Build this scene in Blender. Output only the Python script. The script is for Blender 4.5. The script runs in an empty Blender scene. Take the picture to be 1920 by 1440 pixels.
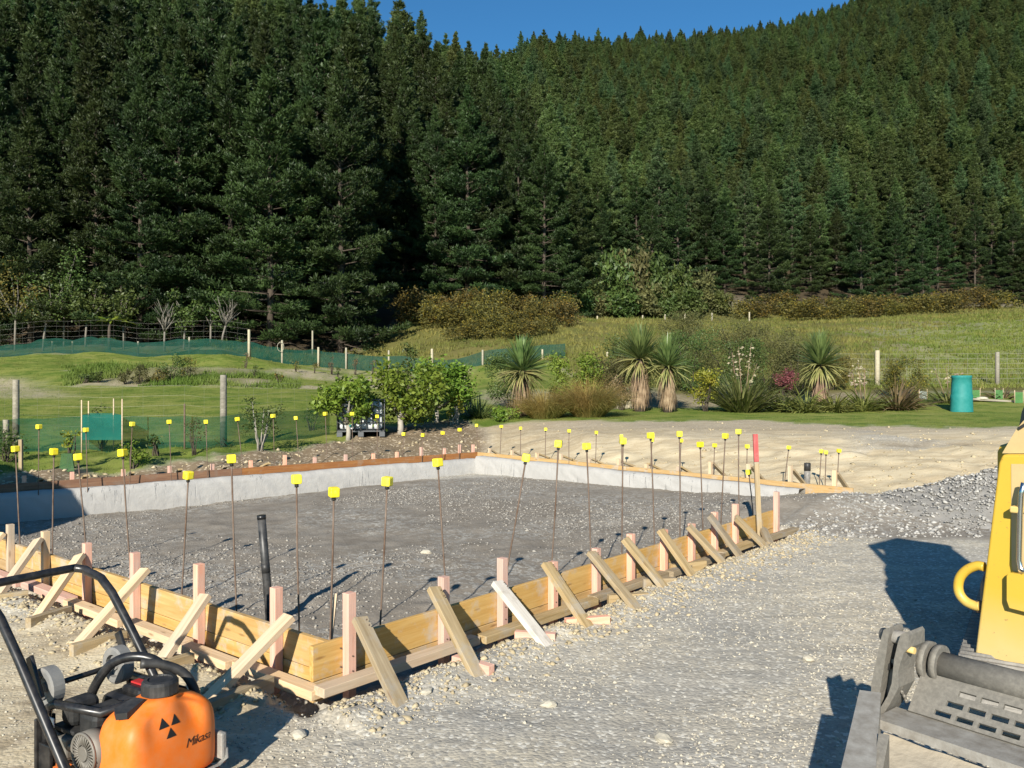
import bpy, bmesh, math
import numpy as np
from mathutils import Vector, Matrix
SC = bpy.context.scene
COL = SC.collection
R = math.radians
# ------------------------------------------------------------------ camera, sky, sun, exposure
CH, FP, CX, CY = 1.6, 1530.0, 960.0, 718.0      # eye height, focal length in photo pixels, optical centre, horizon row
cam = bpy.data.cameras.new('camera'); camo = bpy.data.objects.new('camera', cam); COL.objects.link(camo)
camo.location = (0, 0, CH); camo.rotation_euler = (R(90 - 0.075), 0, 0)
cam.sensor_width = 36; cam.lens = FP / 1920 * 36; cam.clip_start = .05; cam.clip_end = 3000
SC.camera = camo
SUN_EL, SUN_DX, SUN_DY = R(25.5), -.235, -.972   # towards the sun, behind the camera's left shoulder
wd = bpy.data.worlds.new('World'); SC.world = wd; wd.use_nodes = True
wn = wd.node_tree.nodes; bg = wn['Background']
sky = wn.new('ShaderNodeTexSky'); sky.sky_type = 'NISHITA'; sky.sun_disc = False
sky.sun_elevation = SUN_EL; sky.sun_rotation = math.atan2(SUN_DX, SUN_DY)
sky.air_density = 1.0; sky.dust_density = 0.3; sky.ozone_density = 3.0
tint = wn.new('ShaderNodeMix'); tint.data_type = 'RGBA'; tint.blend_type = 'MULTIPLY'; tint.inputs[0].default_value = 1; tint.inputs[7].default_value = (.44, .98, 1.26, 1)
wd.node_tree.links.new(sky.outputs[0], tint.inputs[6]); wd.node_tree.links.new(tint.outputs[2], bg.inputs[0]); bg.inputs[1].default_value = .058
sl = bpy.data.lights.new('sun', 'SUN'); sl.energy = 5.0; sl.angle = R(.5); sl.color = (1, .94, .83)
so = bpy.data.objects.new('sun', sl); COL.objects.link(so); so.location = (-20, -60, 40)
sdir = Vector((SUN_DX * math.cos(SUN_EL), SUN_DY * math.cos(SUN_EL), math.sin(SUN_EL)))
so.rotation_euler = sdir.to_track_quat('Z', 'Y').to_euler()
SC.view_settings.view_transform = 'Standard'; SC.view_settings.look = 'None'
SC.view_settings.exposure = .77; SC.view_settings.gamma = 1
SC.cycles.max_bounces = 5; SC.cycles.diffuse_bounces = 2; SC.cycles.glossy_bounces = 2
SC.cycles.transparent_max_bounces = 8; SC.cycles.transmission_bounces = 3

# ------------------------------------------------------------------ placing helpers (survey of the place from the photograph)
def P(px, py, z=0.):            # point on the level z seen at that pixel
    d = (CH - z) * FP / (py - CY); return Vector(((px - CX) / FP * d, d, z))
def PD(px, py, d):              # point at distance d
    return Vector(((px - CX) / FP * d, d, CH - (py - CY) / FP * d))
def U(px): return (px - CX) / FP
# ------------------------------------------------------------------ noise
def _h(ix, iy, s):
    n = (ix * 374761393 + iy * 668265263 + s * 974634777) & 0xffffffff
    n = ((n ^ (n >> 13)) * 1274126177) & 0xffffffff
    return ((n ^ (n >> 16)) & 0xffff) / 65535.0
def vn(x, y, s=0):
    x = np.asarray(x, float); y = np.asarray(y, float)
    ix = np.floor(x).astype(np.int64); iy = np.floor(y).astype(np.int64); fx = x - ix; fy = y - iy
    fx = fx * fx * (3 - 2 * fx); fy = fy * fy * (3 - 2 * fy)
    a = _h(ix, iy, s); b = _h(ix + 1, iy, s); c = _h(ix, iy + 1, s); d = _h(ix + 1, iy + 1, s)
    return (a + (b - a) * fx) * (1 - fy) + (c + (d - c) * fx) * fy
def fbm(x, y, s=0, o=4):
    t = 0; a = .5
    for k in range(o): t = t + a * (vn(x * 2 ** k, y * 2 ** k, s + k * 17) - .5) * 2; a *= .5
    return t
def sstep(a, b, x):
    t = np.clip((x - a) / (b - a), 0, 1); return t * t * (3 - 2 * t)
# ------------------------------------------------------------------ object helpers
def props(o, label=None, cat=None, group=None, kind=None):
    if label: o['label'] = label
    if cat: o['category'] = cat
    if group: o['group'] = group
    if kind: o['kind'] = kind
    return o
def thing(name, label, cat, loc=(0, 0, 0), rz=0, group=None):
    o = bpy.data.objects.new(name, None); COL.objects.link(o); o.empty_display_size = .1
    o.location = loc; o.rotation_euler = (0, 0, rz)
    return props(o, label, cat, group)
def link(name, me, mat=None, parent=None, M=None):
    o = bpy.data.objects.new(name, me); COL.objects.link(o)
    if mat and not me.materials: me.materials.append(mat)
    if parent: o.parent = parent
    if M is not None: o.matrix_basis = M
    return o
def wloc(o): return Matrix.Translation(o.location) @ o.rotation_euler.to_matrix().to_4x4()
def npmesh(name, V, F, smooth=False, rnd=None):
    """V (n,3); F (m,k) all the same size"""
    V = np.asarray(V, np.float32); F = np.asarray(F, np.int32); k = F.shape[1]
    me = bpy.data.meshes.new(name)
    me.vertices.add(len(V)); me.vertices.foreach_set('co', V.ravel())
    me.loops.add(F.size); me.loops.foreach_set('vertex_index', F.ravel())
    me.polygons.add(len(F)); me.polygons.foreach_set('loop_start', np.arange(0, F.size, k, dtype=np.int32))
    if smooth: me.polygons.foreach_set('use_smooth', np.ones(len(F), bool))
    if rnd is not None:
        a = me.attributes.new('rnd', 'FLOAT', 'POINT'); a.data.foreach_set('value', np.asarray(rnd, np.float32))
    me.update(calc_edges=True); return me
class MB:
    """collects shapes into one mesh"""
    def __init__(s): s.v = []; s.f = []; s.sm = []
    def add(s, vs, fs, smooth=False):
        o = len(s.v); s.v += [tuple(p) for p in vs]; s.f += [tuple(i + o for i in f) for f in fs]; s.sm += [smooth] * len(fs); return s
    def box(s, c, d, M=None, ch=0.0):
        bm = bmesh.new(); bmesh.ops.create_cube(bm, size=1)
        for v in bm.verts: v.co = Vector((v.co.x * d[0], v.co.y * d[1], v.co.z * d[2]))
        if ch > 0: bmesh.ops.bevel(bm, geom=bm.edges[:], offset=ch, segments=2, affect='EDGES', profile=.5)
        for v in bm.verts:
            v.co = (M @ v.co if M is not None else v.co) + Vector(c)
        bm.verts.index_update()
        s.add([v.co for v in bm.verts], [[v.index for v in f.verts] for f in bm.faces]); bm.free(); return s
    def tube(s, pts, r, n=8, cap=True, closed=False):
        pts = [Vector(p) for p in pts]; rs = r if isinstance(r, (list, tuple)) else [r] * len(pts)
        m = len(pts); vs = []; up = None
        for i, p in enumerate(pts):
            a = pts[(i - 1) % m] if (i > 0 or closed) else p; b = pts[(i + 1) % m] if (i < m - 1 or closed) else p
            t = (b - a).normalized()
            if up is None: up = t.orthogonal().normalized()
            up = (up - t * up.dot(t)).normalized() if (up - t * up.dot(t)).length > 1e-5 else t.orthogonal().normalized()
            bi = t.cross(up)
            for k in range(n):
                q = 2 * math.pi * k / n; vs.append(p + (up * math.cos(q) + bi * math.sin(q)) * rs[i])
        fs = []
        for i in range(m if closed else m - 1):
            for k in range(n):
                a = i * n + k; b = i * n + (k + 1) % n; j = ((i + 1) % m) * n
                fs.append((a, b, j + (k + 1) % n, j + k))
        o = len(s.v); s.add(vs, fs, True)
        if cap and not closed:
            s.f += [tuple(o + k for k in reversed(range(n))), tuple(o + (m - 1) * n + k for k in range(n))]; s.sm += [False, False]
        return s
    def cyl(s, a, b, r, n=16, r2=None): return s.tube([a, b], [r, r if r2 is None else r2], n)
    def prism(s, poly, ext):
        ext = Vector(ext); n = len(poly); a = [Vector(p) for p in poly]; b = [p + ext for p in a]
        nrm = Vector((0, 0, 0))
        for i in range(n): nrm += a[i].cross(a[(i + 1) % n])
        if nrm.dot(ext) > 0: a, b = b, a
        return s.add(a + b, [tuple(range(n)), tuple(range(2 * n - 1, n - 1, -1))] + [(i, n + i, n + (i + 1) % n, (i + 1) % n) for i in range(n)])
    def mesh(s, name):
        me = bpy.data.meshes.new(name); me.from_pydata(s.v, [], s.f)
        me.polygons.foreach_set('use_smooth', s.sm); me.update()
        bm = bmesh.new(); bm.from_mesh(me); bmesh.ops.recalc_face_normals(bm, faces=bm.faces[:]); bm.to_mesh(me); bm.free()
        return me
    def obj(s, name, mat, parent=None, world=True):
        """world=True: the vertices are world coordinates"""
        if parent is not None and world:
            I = wloc(parent).inverted(); s.v = [tuple(I @ Vector(p)) for p in s.v]; return link(name, s.mesh(name), mat, parent)
        if parent is None and world and s.v:
            c = Vector((sum(p[0] for p in s.v) / len(s.v), sum(p[1] for p in s.v) / len(s.v), min(p[2] for p in s.v)))
            s.v = [tuple(Vector(p) - c) for p in s.v]; return link(name, s.mesh(name), mat, None, Matrix.Translation(c))
        return link(name, s.mesh(name), mat, parent)
def bevelbox(name, d, ch=.003):
    return MB().box((0, 0, 0), d, None, ch).mesh(name)
def beam(name, p0, p1, w, t, mat, parent, up=(0, 0, 1), ch=.003):
    """a timber from p0 to p1, w across, t along 'up'; the grain runs along its own X"""
    p0 = Vector(p0); p1 = Vector(p1); x = (p1 - p0).normalized(); upv = Vector(up)
    if abs(x.dot(upv)) > .98: upv = Vector((1, 0, 0)) if abs(x.x) < .9 else Vector((0, 1, 0))
    y = upv.cross(x).normalized(); z = x.cross(y)
    M = Matrix((x, y, z)).transposed().to_4x4(); M.translation = (p0 + p1) / 2
    if parent is not None: M = wloc(parent).inverted() @ M
    return link(name, bevelbox(name, ((p1 - p0).length, w, t), ch), mat, parent, M)

# ------------------------------------------------------------------ materials
class NT:
    def __init__(s, name):
        s.m = bpy.data.materials.new(name); s.m.use_nodes = True; s.t = s.m.node_tree; s.t.nodes.clear()
        s.out = s.t.nodes.new('ShaderNodeOutputMaterial')
    def n(s, typ, ins=None, **kw):
        nd = s.t.nodes.new('ShaderNode' + typ)
        for k, v in kw.items(): setattr(nd, k, v)
        for k, v in (ins or {}).items():
            if hasattr(v, 'is_linked'): s.t.links.new(v, nd.inputs[k])
            else: nd.inputs[k].default_value = v
        return nd
    def co(s, kind='Object', scale=(1, 1, 1)):
        c = s.n('TexCoord').outputs[kind]
        return s.n('Mapping', {0: c, 3: scale}).outputs[0]
    def noise(s, vec, scale, detail=4, rough=.55, out=0):
        return s.n('TexNoise', {'Vector': vec, 'Scale': scale, 'Detail': detail, 'Roughness': rough}).outputs[out]
    def vor(s, vec, scale, feature='F1', out='Distance'):
        return s.n('TexVoronoi', {'Vector': vec, 'Scale': scale}, feature=feature).outputs[out]
    def ramp(s, fac, stops):
        nd = s.n('ValToRGB', {0: fac}); e = nd.color_ramp.elements
        while len(e) < len(stops): e.new(.5)
        for q, (p, c) in zip(e, stops): q.position = p; q.color = c if len(c) == 4 else (*c, 1)
        return nd.outputs[0]
    def mix(s, f, a, b, mode='MIX'):
        nd = s.n('Mix', data_type='RGBA', blend_type=mode)
        for i, v in ((0, f), (6, a), (7, b)):
            if hasattr(v, 'is_linked'): s.t.links.new(v, nd.inputs[i])
            else: nd.inputs[i].default_value = v if (i == 0 or len(v) == 4) else (*v, 1)
        return nd.outputs[2]
    def math(s, op, a, b=0.):
        return s.n('Math', {0: a, 1: b}, operation=op).outputs[0]
    def bump(s, h, strength, dist, normal=None):
        i = {'Height': h, 'Strength': strength, 'Distance': dist}
        if normal is not None: i['Normal'] = normal
        return s.n('Bump', i).outputs[0]
    def attr(s, name, out='Fac'): return s.n('Attribute', attribute_name=name).outputs[out]
    def rand(s): return s.n('ObjectInfo').outputs['Random']
    def bsdf(s, col, rough=.6, normal=None, metal=0., spec=.3, **kw):
        i = {'Base Color': col if hasattr(col, 'is_linked') else (*col, 1), 'Roughness': rough, 'Metallic': metal, 'Specular IOR Level': spec}
        if normal is not None: i['Normal'] = normal
        i.update(kw); return s.n('BsdfPrincipled', i).outputs[0]
    def done(s, sh): s.t.links.new(sh, s.out.inputs[0]); return s.m
def simple(name, col, rough=.5, metal=0., spec=.4, dirt=None, dscale=12, damt=.5, bumps=0.):
    m = NT(name); v = m.co(); c = (*col, 1)
    if dirt:
        f = m.ramp(m.noise(v, dscale, 6, .65), [(.5 - damt * .25, (0, 0, 0)), (.5 + .25, (1, 1, 1))])
        c = m.mix(m.math('MULTIPLY', f, damt), col, dirt)
    nm = m.bump(m.noise(v, dscale * 6, 3), bumps, .01) if bumps else None
    if not hasattr(c, 'is_linked'): c = m.mix(m.noise(v, dscale, 3), tuple(x * .85 for x in col), tuple(min(1, x * 1.1) for x in col))
    return m.done(m.bsdf(c, rough, nm, metal, spec))
def timber(name, a, b, stain=(.30, .29, .26), samt=.35, grain=1.):
    m = NT(name); r = m.rand()
    off = m.n('CombineXYZ', {0: m.math('MULTIPLY', r, 37.), 1: m.math('MULTIPLY', r, 11.)}).outputs[0]
    v = m.n('VectorMath', {0: m.n('TexCoord').outputs['Object'], 1: off}, operation='ADD').outputs[0]
    g = m.n('Mapping', {0: v, 3: (1.6, 26, 26)}).outputs[0]
    gr = m.noise(g, 1.6, 5, .6); ring = m.noise(m.n('Mapping', {0: v, 3: (.8, 60, 60)}).outputs[0], 1.2, 3)
    c = m.mix(m.ramp(gr, [(.35, (0, 0, 0)), (.68, (1, 1, 1))]), a, b)
    c = m.mix(m.math('MULTIPLY', ring, .35 * grain), c, tuple(x * .55 for x in a))
    sm_ = m.ramp(m.noise(v, 5, 5, .7), [(.52, (0, 0, 0)), (.66, (1, 1, 1))])
    c = m.mix(m.math('MULTIPLY', sm_, samt), c, stain)
    kn = m.ramp(m.vor(m.n('Mapping', {0: v, 3: (2.2, 9, 9)}).outputs[0], 1.3), [(.05, (1, 1, 1)), (.13, (0, 0, 0))])
    c = m.mix(m.math('MULTIPLY', kn, .55), c, (.14, .07, .03))
    hs = m.n('HueSaturation', {'Hue': .5, 'Saturation': m.math('ADD', m.math('MULTIPLY', r, .3), .85), 'Value': m.math('ADD', m.math('MULTIPLY', r, .35), .8), 'Fac': 1., 'Color': c}).outputs[0]
    nm = m.bump(gr, .35, .004)
    return m.done(m.bsdf(hs, .75, nm, 0, .2))
def leaf(name, a, b, trans=.25, rough=.55, spec=.25, vscale=.6, var=.35, third=None):
    m = NT(name); r = m.rand(); v = m.co('Object')
    c = m.mix(m.ramp(m.noise(v, vscale, 3), [(.35, (0, 0, 0)), (.65, (1, 1, 1))]), a, b)
    if third: c = m.mix(m.math('MULTIPLY', m.ramp(m.noise(v, vscale * 7, 2), [(.55, (0, 0, 0)), (.62, (1, 1, 1))]), .8), c, third)
    c = m.n('HueSaturation', {'Hue': m.math('ADD', m.math('MULTIPLY', r, .04), .48), 'Saturation': 1., 'Value': m.math('ADD', m.math('MULTIPLY', r, var), 1 - var / 2), 'Fac': 1., 'Color': c}).outputs[0]
    d = m.bsdf(c, rough, None, 0, spec)
    if trans <= 0: return m.done(d)
    t = m.n('BsdfTranslucent', {0: c}).outputs[0]
    return m.done(m.n('MixShader', {0: trans, 1: d, 2: t}).outputs[0])

M_pineshade = [leaf('shaded_pine_needles', (.017, .034, .011), (.046, .074, .021), .12, .5, .25, .5, .5), leaf('shaded_olive_pine_needles', (.021, .034, .010), (.050, .072, .020), .12, .5, .25, .5, .5)]  # shade and vignette of left and front pines put into the needle colour
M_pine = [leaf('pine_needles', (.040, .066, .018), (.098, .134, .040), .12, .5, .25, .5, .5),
          leaf('pine_needles_olive', (.047, .066, .017), (.108, .132, .037), .12, .5, .25, .5, .5),
          leaf('pine_needles_blue', (.035, .065, .023), (.084, .128, .048), .12, .5, .25, .5, .5)]
M_bark = simple('bark', (.085, .068, .052), .9, 0, .1, (.045, .036, .03), 4, .8, .6)
M_palebark = simple('pale_bark', (.36, .33, .28), .9, 0, .1, (.15, .13, .10), 6, .7, .5)
M_paletrunk = simple('grey_tree_bark', (.20, .18, .15), .9, 0, .1, (.09, .08, .065), 6, .7, .5)
M_deadtwig = simple('dead_branch', (.10, .085, .07), .9, 0, .1)
M_citrus = leaf('citrus_leaf', (.075, .13, .014), (.19, .25, .035), .25, .5, .25, 3, .25)
M_shrubdark = leaf('dark_shrub_leaf', (.04, .07, .018), (.10, .135, .032), .2, .5, .3, 3, .3)
M_shrubolive = leaf('olive_shrub_leaf', (.065, .07, .026), (.13, .12, .045), .2, .6, .2, 2, .3)
M_gorse = leaf('gorse_leaf', (.062, .062, .02), (.125, .105, .03), .15, .6, .2, 1.2, .3, (.26, .18, .02))
M_yellowleaf = leaf('yellow_green_leaf', (.15, .20, .02), (.36, .34, .05), .3, .4, .4, 4, .2)
M_red = leaf('red_leaf', (.12, .035, .04), (.24, .075, .075), .25, .5, .3, 4, .2)
M_cabb = leaf('cabbage_tree_leaf', (.075, .125, .038), (.165, .225, .07), .2, .35, .5, 5, .15)
M_cabbold = leaf('cabbage_tree_old_leaf', (.20, .22, .07), (.36, .34, .13), .2, .45, .4, 5, .15)
M_skirt = leaf('dead_leaf_skirt', (.17, .11, .07), (.31, .22, .145), .1, .8, .1, 6, .1)
M_flax = leaf('flax_leaf', (.075, .09, .03), (.16, .17, .055), .15, .35, .5, 5, .3)
M_flaxgreen = leaf('green_flax_leaf', (.14, .17, .04), (.24, .25, .07), .2, .35, .5, 5, .2)
M_flaxbrown = leaf('bronze_flax_leaf', (.09, .06, .035), (.18, .12, .06), .15, .4, .4, 5, .2)
M_tussock = leaf('tussock_blade', (.34, .22, .075), (.26, .23, .07), .2, .5, .3, 1.5, .15)
M_seed = leaf('dry_seed_head', (.30, .25, .16), (.44, .37, .26), .2, .8, .1, 5, .1)
M_roughgrass = leaf('rough_grass', (.11, .135, .028), (.225, .20, .055), .25, .6, .2, .3, 0, (.085, .075, .025))
M_greengrass = leaf('lawn_grass', (.10, .15, .022), (.17, .20, .045), .25, .6, .2, .35, 0)

T_pink = timber('pink_treated_pine', (.63, .33, .235), (.75, .47, .355), (.42, .39, .33), .25, .6)
T_new = timber('new_pine', (.54, .39, .245), (.67, .52, .36), (.40, .36, .28), .3, .8)
T_board = timber('formwork_board', (.45, .275, .105), (.575, .395, .18), (.40, .385, .35), .6, 1.2)
T_redboard = timber('rust_brown_board', (.22, .10, .05), (.32, .165, .075), (.25, .20, .15), .4, 1.)
T_old = timber('weathered_timber', (.30, .22, .12), (.46, .36, .22), (.33, .30, .25), .7, 1.2)
T_white = timber('lime_washed_timber', (.55, .50, .43), (.68, .63, .55), (.25, .20, .15), .5, 1.2)
T_post = timber('grey_fence_post', (.20, .18, .14), (.34, .31, .25), (.12, .11, .09), .5, 1.2)
T_pale = timber('pale_fence_post', (.34, .30, .21), (.46, .41, .30), (.3, .27, .2), .4, .8)
def _cap():
    m = NT('yellow_plastic'); r = m.rand(); v = m.co(); d = m.ramp(m.noise(v, 30, 5, .65), [(.52, (0, 0, 0)), (.72, (1, 1, 1))])
    c = m.mix(r, (.80, .64, .015), (.84, .74, .05)); c = m.mix(m.math('MULTIPLY', d, .55), c, (.50, .42, .16)); return m.done(m.bsdf(c, .5, None, 0, .4))
M_cap = _cap()
M_rust = simple('rusty_steel', (.10, .058, .036), .75, .2, .3, (.26, .21, .17), 9, .7)
M_black = simple('black_paint', (.012, .012, .013), .32, 0, .5, (.10, .09, .08), 20, .35)
M_blackpl = simple('black_plastic', (.018, .018, .018), .5, 0, .4, (.12, .11, .10), 14, .4)
M_pipe = simple('black_pipe', (.014, .014, .014), .45, 0, .5, (.16, .15, .14), 10, .5)
M_orange = simple('orange_plastic', (.72, .155, .012), .52, 0, .4, (.55, .24, .10), 16, .5)
M_duststeel = simple('dusty_steel', (.26, .25, .23), .6, .25, .3, (.40, .37, .31), 9, .8, .4)
M_greywheel = simple('grey_rubber', (.15, .15, .145), .7, 0, .3, (.30, .28, .25), 16, .6)
M_alu = simple('dusty_aluminium', (.20, .185, .16), .6, .3, .4, (.13, .11, .085), 18, .7)
def _yel():
    m = NT('machine_yellow_paint'); v = m.co(); z = m.n('SeparateXYZ', {0: v}).outputs[2]
    f = m.n('MapRange', {0: m.math('ADD', z, m.math('MULTIPLY', m.math('SUBTRACT', m.noise(v, 3., 5, .6), .5), .22)), 1: .62, 2: .36}).outputs[0]
    c = m.mix(m.noise(v, 2.5, 4), (.50, .315, .030), (.57, .37, .045)); c = m.mix(m.math('MULTIPLY', f, .75), c, (.53, .41, .19))
    sp = m.ramp(m.noise(v, 55, 2, .5), [(.69, (0, 0, 0)), (.73, (1, 1, 1))]); c = m.mix(m.math('MULTIPLY', sp, .55), c, (.22, .13, .06))
    return m.done(m.bsdf(c, m.math('ADD', m.math('MULTIPLY', f, .3), .36), m.bump(m.noise(v, 7, 3), .05, .02), 0, .5))
M_yellow = _yel()
M_yellowd = simple('dusty_yellow_paint', (.60, .42, .15), .55, 0, .35, (.55, .42, .2), 6, .4)
M_tan = simple('tan_paint', (.50, .36, .17), .5, 0, .4)
M_glass = NT('dark_glass'); M_glass = M_glass.done(M_glass.bsdf((.012, .014, .017), .05, None, 0, .6))
M_chrome = simple('bright_steel', (.62, .62, .62), .22, 1., .5)
M_steel = simple('worn_grey_steel', (.150, .138, .118), .7, .1, .3, (.34, .31, .26), 60, .4, .15)
M_steell = simple('light_worn_steel', (.32, .305, .275), .65, .1, .3, (.15, .13, .105), 22, .85, .12)
M_track = simple('dirty_track_rubber', (.14, .13, .12), .9, 0, .2, (.34, .32, .28), 9, .9, .5)
M_teal = simple('teal_mesh_plastic', (.012, .17, .155), .6, 0, .3, (.05, .26, .24), 9, .5)
M_white = simple('white_plastic', (.52, .53, .53), .45, 0, .4)
M_cage = simple('galvanised_cage', (.10, .105, .11), .5, .3, .4)
M_label = simple('pale_sticker', (.70, .70, .70), .5)
M_redcov = simple('red_sticker', (.45, .03, .03), .35)
M_wire = simple('fence_wire', (.34, .32, .24), .5, .4, .4)
def netmat(name, col, op):
    m = NT(name); v = m.co()
    f = m.math('MULTIPLY', m.ramp(m.noise(v, 1.7, 4), [(.3, (.75, .75, .75)), (.7, (1, 1, 1))]), op)
    d = m.bsdf(m.mix(m.noise(v, 3, 3), tuple(x * .7 for x in col), tuple(x * 1.3 for x in col)), .6, None, 0, .2)
    tl = m.n('BsdfTranslucent', {0: (*col, 1)}).outputs[0]
    d = m.n('MixShader', {0: .35, 1: d, 2: tl}).outputs[0]
    return m.done(m.n('MixShader', {0: f, 1: m.n('BsdfTransparent').outputs[0], 2: d}).outputs[0])
M_net = netmat('green_windbreak_net', (.01, .10, .055), .62)
M_netfar = netmat('far_green_windbreak_net', (.008, .066, .045), .86)
M_netteal = netmat('teal_windbreak_net', (.008, .15, .115), .92)

def mat_concrete():
    m = NT('fresh_concrete'); v = m.co('Object')
    c = m.mix(m.noise(v, 2.2, 6, .6), (.31, .30, .28), (.41, .395, .37))
    st = m.n('TexWave', {'Vector': m.n('Mapping', {0: v, 2: (0, .5, 0), 3: (1, 1, 2)}).outputs[0], 'Scale': 1.1, 'Distortion': 9., 'Detail': 3.}).outputs[1]
    ck = m.ramp(m.vor(v, 2.6, 'DISTANCE_TO_EDGE'), [(0., (1, 1, 1)), (.02, (0, 0, 0))])
    ckm = m.math('MULTIPLY', m.ramp(m.noise(m.n('Mapping', {0: v, 2: (.3, .9, .4), 3: (14, 14, 1.2)}).outputs[0], 1.5, 4, .7), [(.60, (0, 0, 0)), (.66, (1, 1, 1))]), m.ramp(m.noise(v, 1.1, 2), [(.45, (0, 0, 0)), (.6, (1, 1, 1))]))
    c = m.mix(m.math('MULTIPLY', ckm, .35), c, (.2, .2, .2))
    nm = m.bump(m.math('ADD', m.math('MULTIPLY', st, .5), m.math('SUBTRACT', m.noise(v, 8, 5), ckm)), .6, .02)
    return m.done(m.bsdf(c, .8, nm, 0, .2))
M_conc = mat_concrete()

def mat_ground():
    m = NT('ground'); v = m.co('Object')
    sep = m.n('SeparateColor', {0: m.attr('m1', 'Color')}); sep2 = m.n('SeparateColor', {0: m.attr('m2', 'Color')})
    grass, rough, dark = sep.outputs[0], sep.outputs[1], sep.outputs[2]
    clay, brown, pale = sep2.outputs[0], sep2.outputs[1], sep2.outputs[2]
    nz1 = m.noise(v, .55, 5, .6); nz2 = m.noise(v, 4., 6, .65); nz3 = m.noise(v, 38, 4, .6)
    peb = m.n('TexVoronoi', {'Vector': v, 'Scale': 55.}, feature='F1'); pebc = m.n('SeparateColor', {0: peb.outputs['Color']}).outputs[0]
    peb2 = m.n('TexVoronoi', {'Vector': v, 'Scale': 24.}, feature='F1'); peb2c = m.n('SeparateColor', {0: peb2.outputs['Color']}).outputs[0]
    g = m.mix(m.ramp(nz1, [(.42, (0, 0, 0)), (.57, (1, 1, 1))]), (.41, .385, .335), (.56, .495, .375))
    g = m.mix(m.ramp(nz2, [(.3, (0, 0, 0)), (.7, (1, 1, 1))]), g, m.mix(.5, g, (.36, .32, .25)))
    stk = m.noise(m.n('Mapping', {0: v, 2: (0, 0, .85), 3: (.9, 6.5, 1)}).outputs[0], 1., 4, .6); g = m.mix(m.ramp(stk, [(.42, (.5, .5, .5)), (.56, (0, 0, 0))]), g, (.30, .275, .23))
    g = m.mix(m.ramp(pebc, [(.0, (.75, .75, .75)), (.5, (0, 0, 0))]), g, (.27, .25, .215)); g = m.mix(m.ramp(peb2c, [(.80, (0, 0, 0)), (.86, (.55, .55, .55))]), g, (.30, .285, .25)); g = m.mix(m.ramp(pebc, [(.86, (0, 0, 0)), (.9, (.7, .7, .7))]), g, (.66, .62, .53))
    dk = m.mix(m.ramp(nz2, [(.3, (0, 0, 0)), (.7, (1, 1, 1))]), (.180, .154, .122), (.268, .236, .194))
    stony = m.ramp(m.noise(v, .5, 3, .5), [(.40, (0, 0, 0)), (.58, (1, 1, 1))])
    fleck = m.math('MULTIPLY', m.ramp(peb2c, [(.55, (0, 0, 0)), (.7, (1, 1, 1))]), stony)
    dk = m.mix(m.math('MULTIPLY', fleck, .8), dk, m.mix(pebc, (.22, .205, .18), (.44, .42, .37)))
    g = m.mix(dark, g, dk)
    cl = m.mix(nz2, (.60, .50, .33), (.47, .385, .24)); cl = m.mix(m.math('MULTIPLY', pebc, .4), cl, (.56, .48, .35))
    cl = m.mix(m.ramp(m.noise(m.n('Mapping', {0: v, 2: (0, 0, -.3), 3: (.6, 3.2, 3)}).outputs[0], 1.6, 5, .7), [(.44, (.55, .55, .55)), (.56, (0, 0, 0))]), cl, (.36, .275, .165))
    g = m.mix(clay, g, cl)
    br = m.mix(nz2, (.13, .095, .06), (.25, .19, .12)); br = m.mix(m.ramp(peb2c, [(.8, (0, 0, 0)), (.88, (1, 1, 1))]), br, (.38, .31, .22))
    g = m.mix(brown, g, br)
    gr = m.mix(m.ramp(m.noise(v, .35, 4, .65), [(.35, (0, 0, 0)), (.65, (1, 1, 1))]), (.135, .205, .018), (.235, .26, .05))
    gr = m.mix(m.math('MULTIPLY', nz3, .6), gr, (.07, .085, .018)); gr = m.mix(m.math('MULTIPLY', nz2, .5), gr, (.22, .20, .075))
    mot = m.noise(v, 1.3, 5, .7); gr = m.mix(m.ramp(mot, [(.40, (.75, .75, .75)), (.52, (0, 0, 0))]), gr, (.065, .115, .014)); gr = m.mix(m.ramp(mot, [(.58, (0, 0, 0)), (.70, (.7, .7, .7))]), gr, (.25, .23, .09))
    g = m.mix(grass, g, gr)
    rg = m.mix(m.ramp(m.noise(v, .22, 5, .6), [(.35, (0, 0, 0)), (.65, (1, 1, 1))]), (.11, .13, .03), (.20, .175, .055))
    rg = m.mix(m.noise(v, 2.2, 5, .7), rg, (.085, .075, .025))
    g = m.mix(rough, g, rg)
    g = m.mix(pale, g, m.mix(nz2, (.40, .34, .23), (.30, .25, .17)))
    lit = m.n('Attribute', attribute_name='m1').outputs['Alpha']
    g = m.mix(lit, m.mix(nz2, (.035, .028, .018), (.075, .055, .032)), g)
    h = m.math('ADD', m.math('MULTIPLY', peb.outputs[0], -.5), m.math('ADD', m.math('MULTIPLY', nz2, 1.3), m.math('MULTIPLY', nz3, .6)))
    h = m.math('SUBTRACT', h, m.math('MULTIPLY', peb2.outputs[0], .25))
    nm = m.bump(h, .42, .014)
    return m.done(m.bsdf(g, .92, nm, 0, .12))
M_ground = mat_ground()
def mat_stone(name, lo, hi):
    m = NT(name); r = m.attr('rnd')
    c = m.mix(r, lo, hi); c = m.mix(m.math('MULTIPLY', m.noise(m.co(), 60, 3), .4), c, tuple(x * .6 for x in lo))
    return m.done(m.bsdf(c, .85, None, 0, .2))
M_stone = mat_stone('crushed_stone', (.32, .29, .24), (.56, .51, .40))
M_stoned = mat_stone('grey_river_stone', (.17, .155, .135), (.38, .355, .31))
M_stonec = mat_stone('clay_lump', (.32, .26, .16), (.52, .43, .28))
M_stoneg = mat_stone('blue_grey_rock', (.20, .19, .172), (.50, .48, .44))
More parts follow.
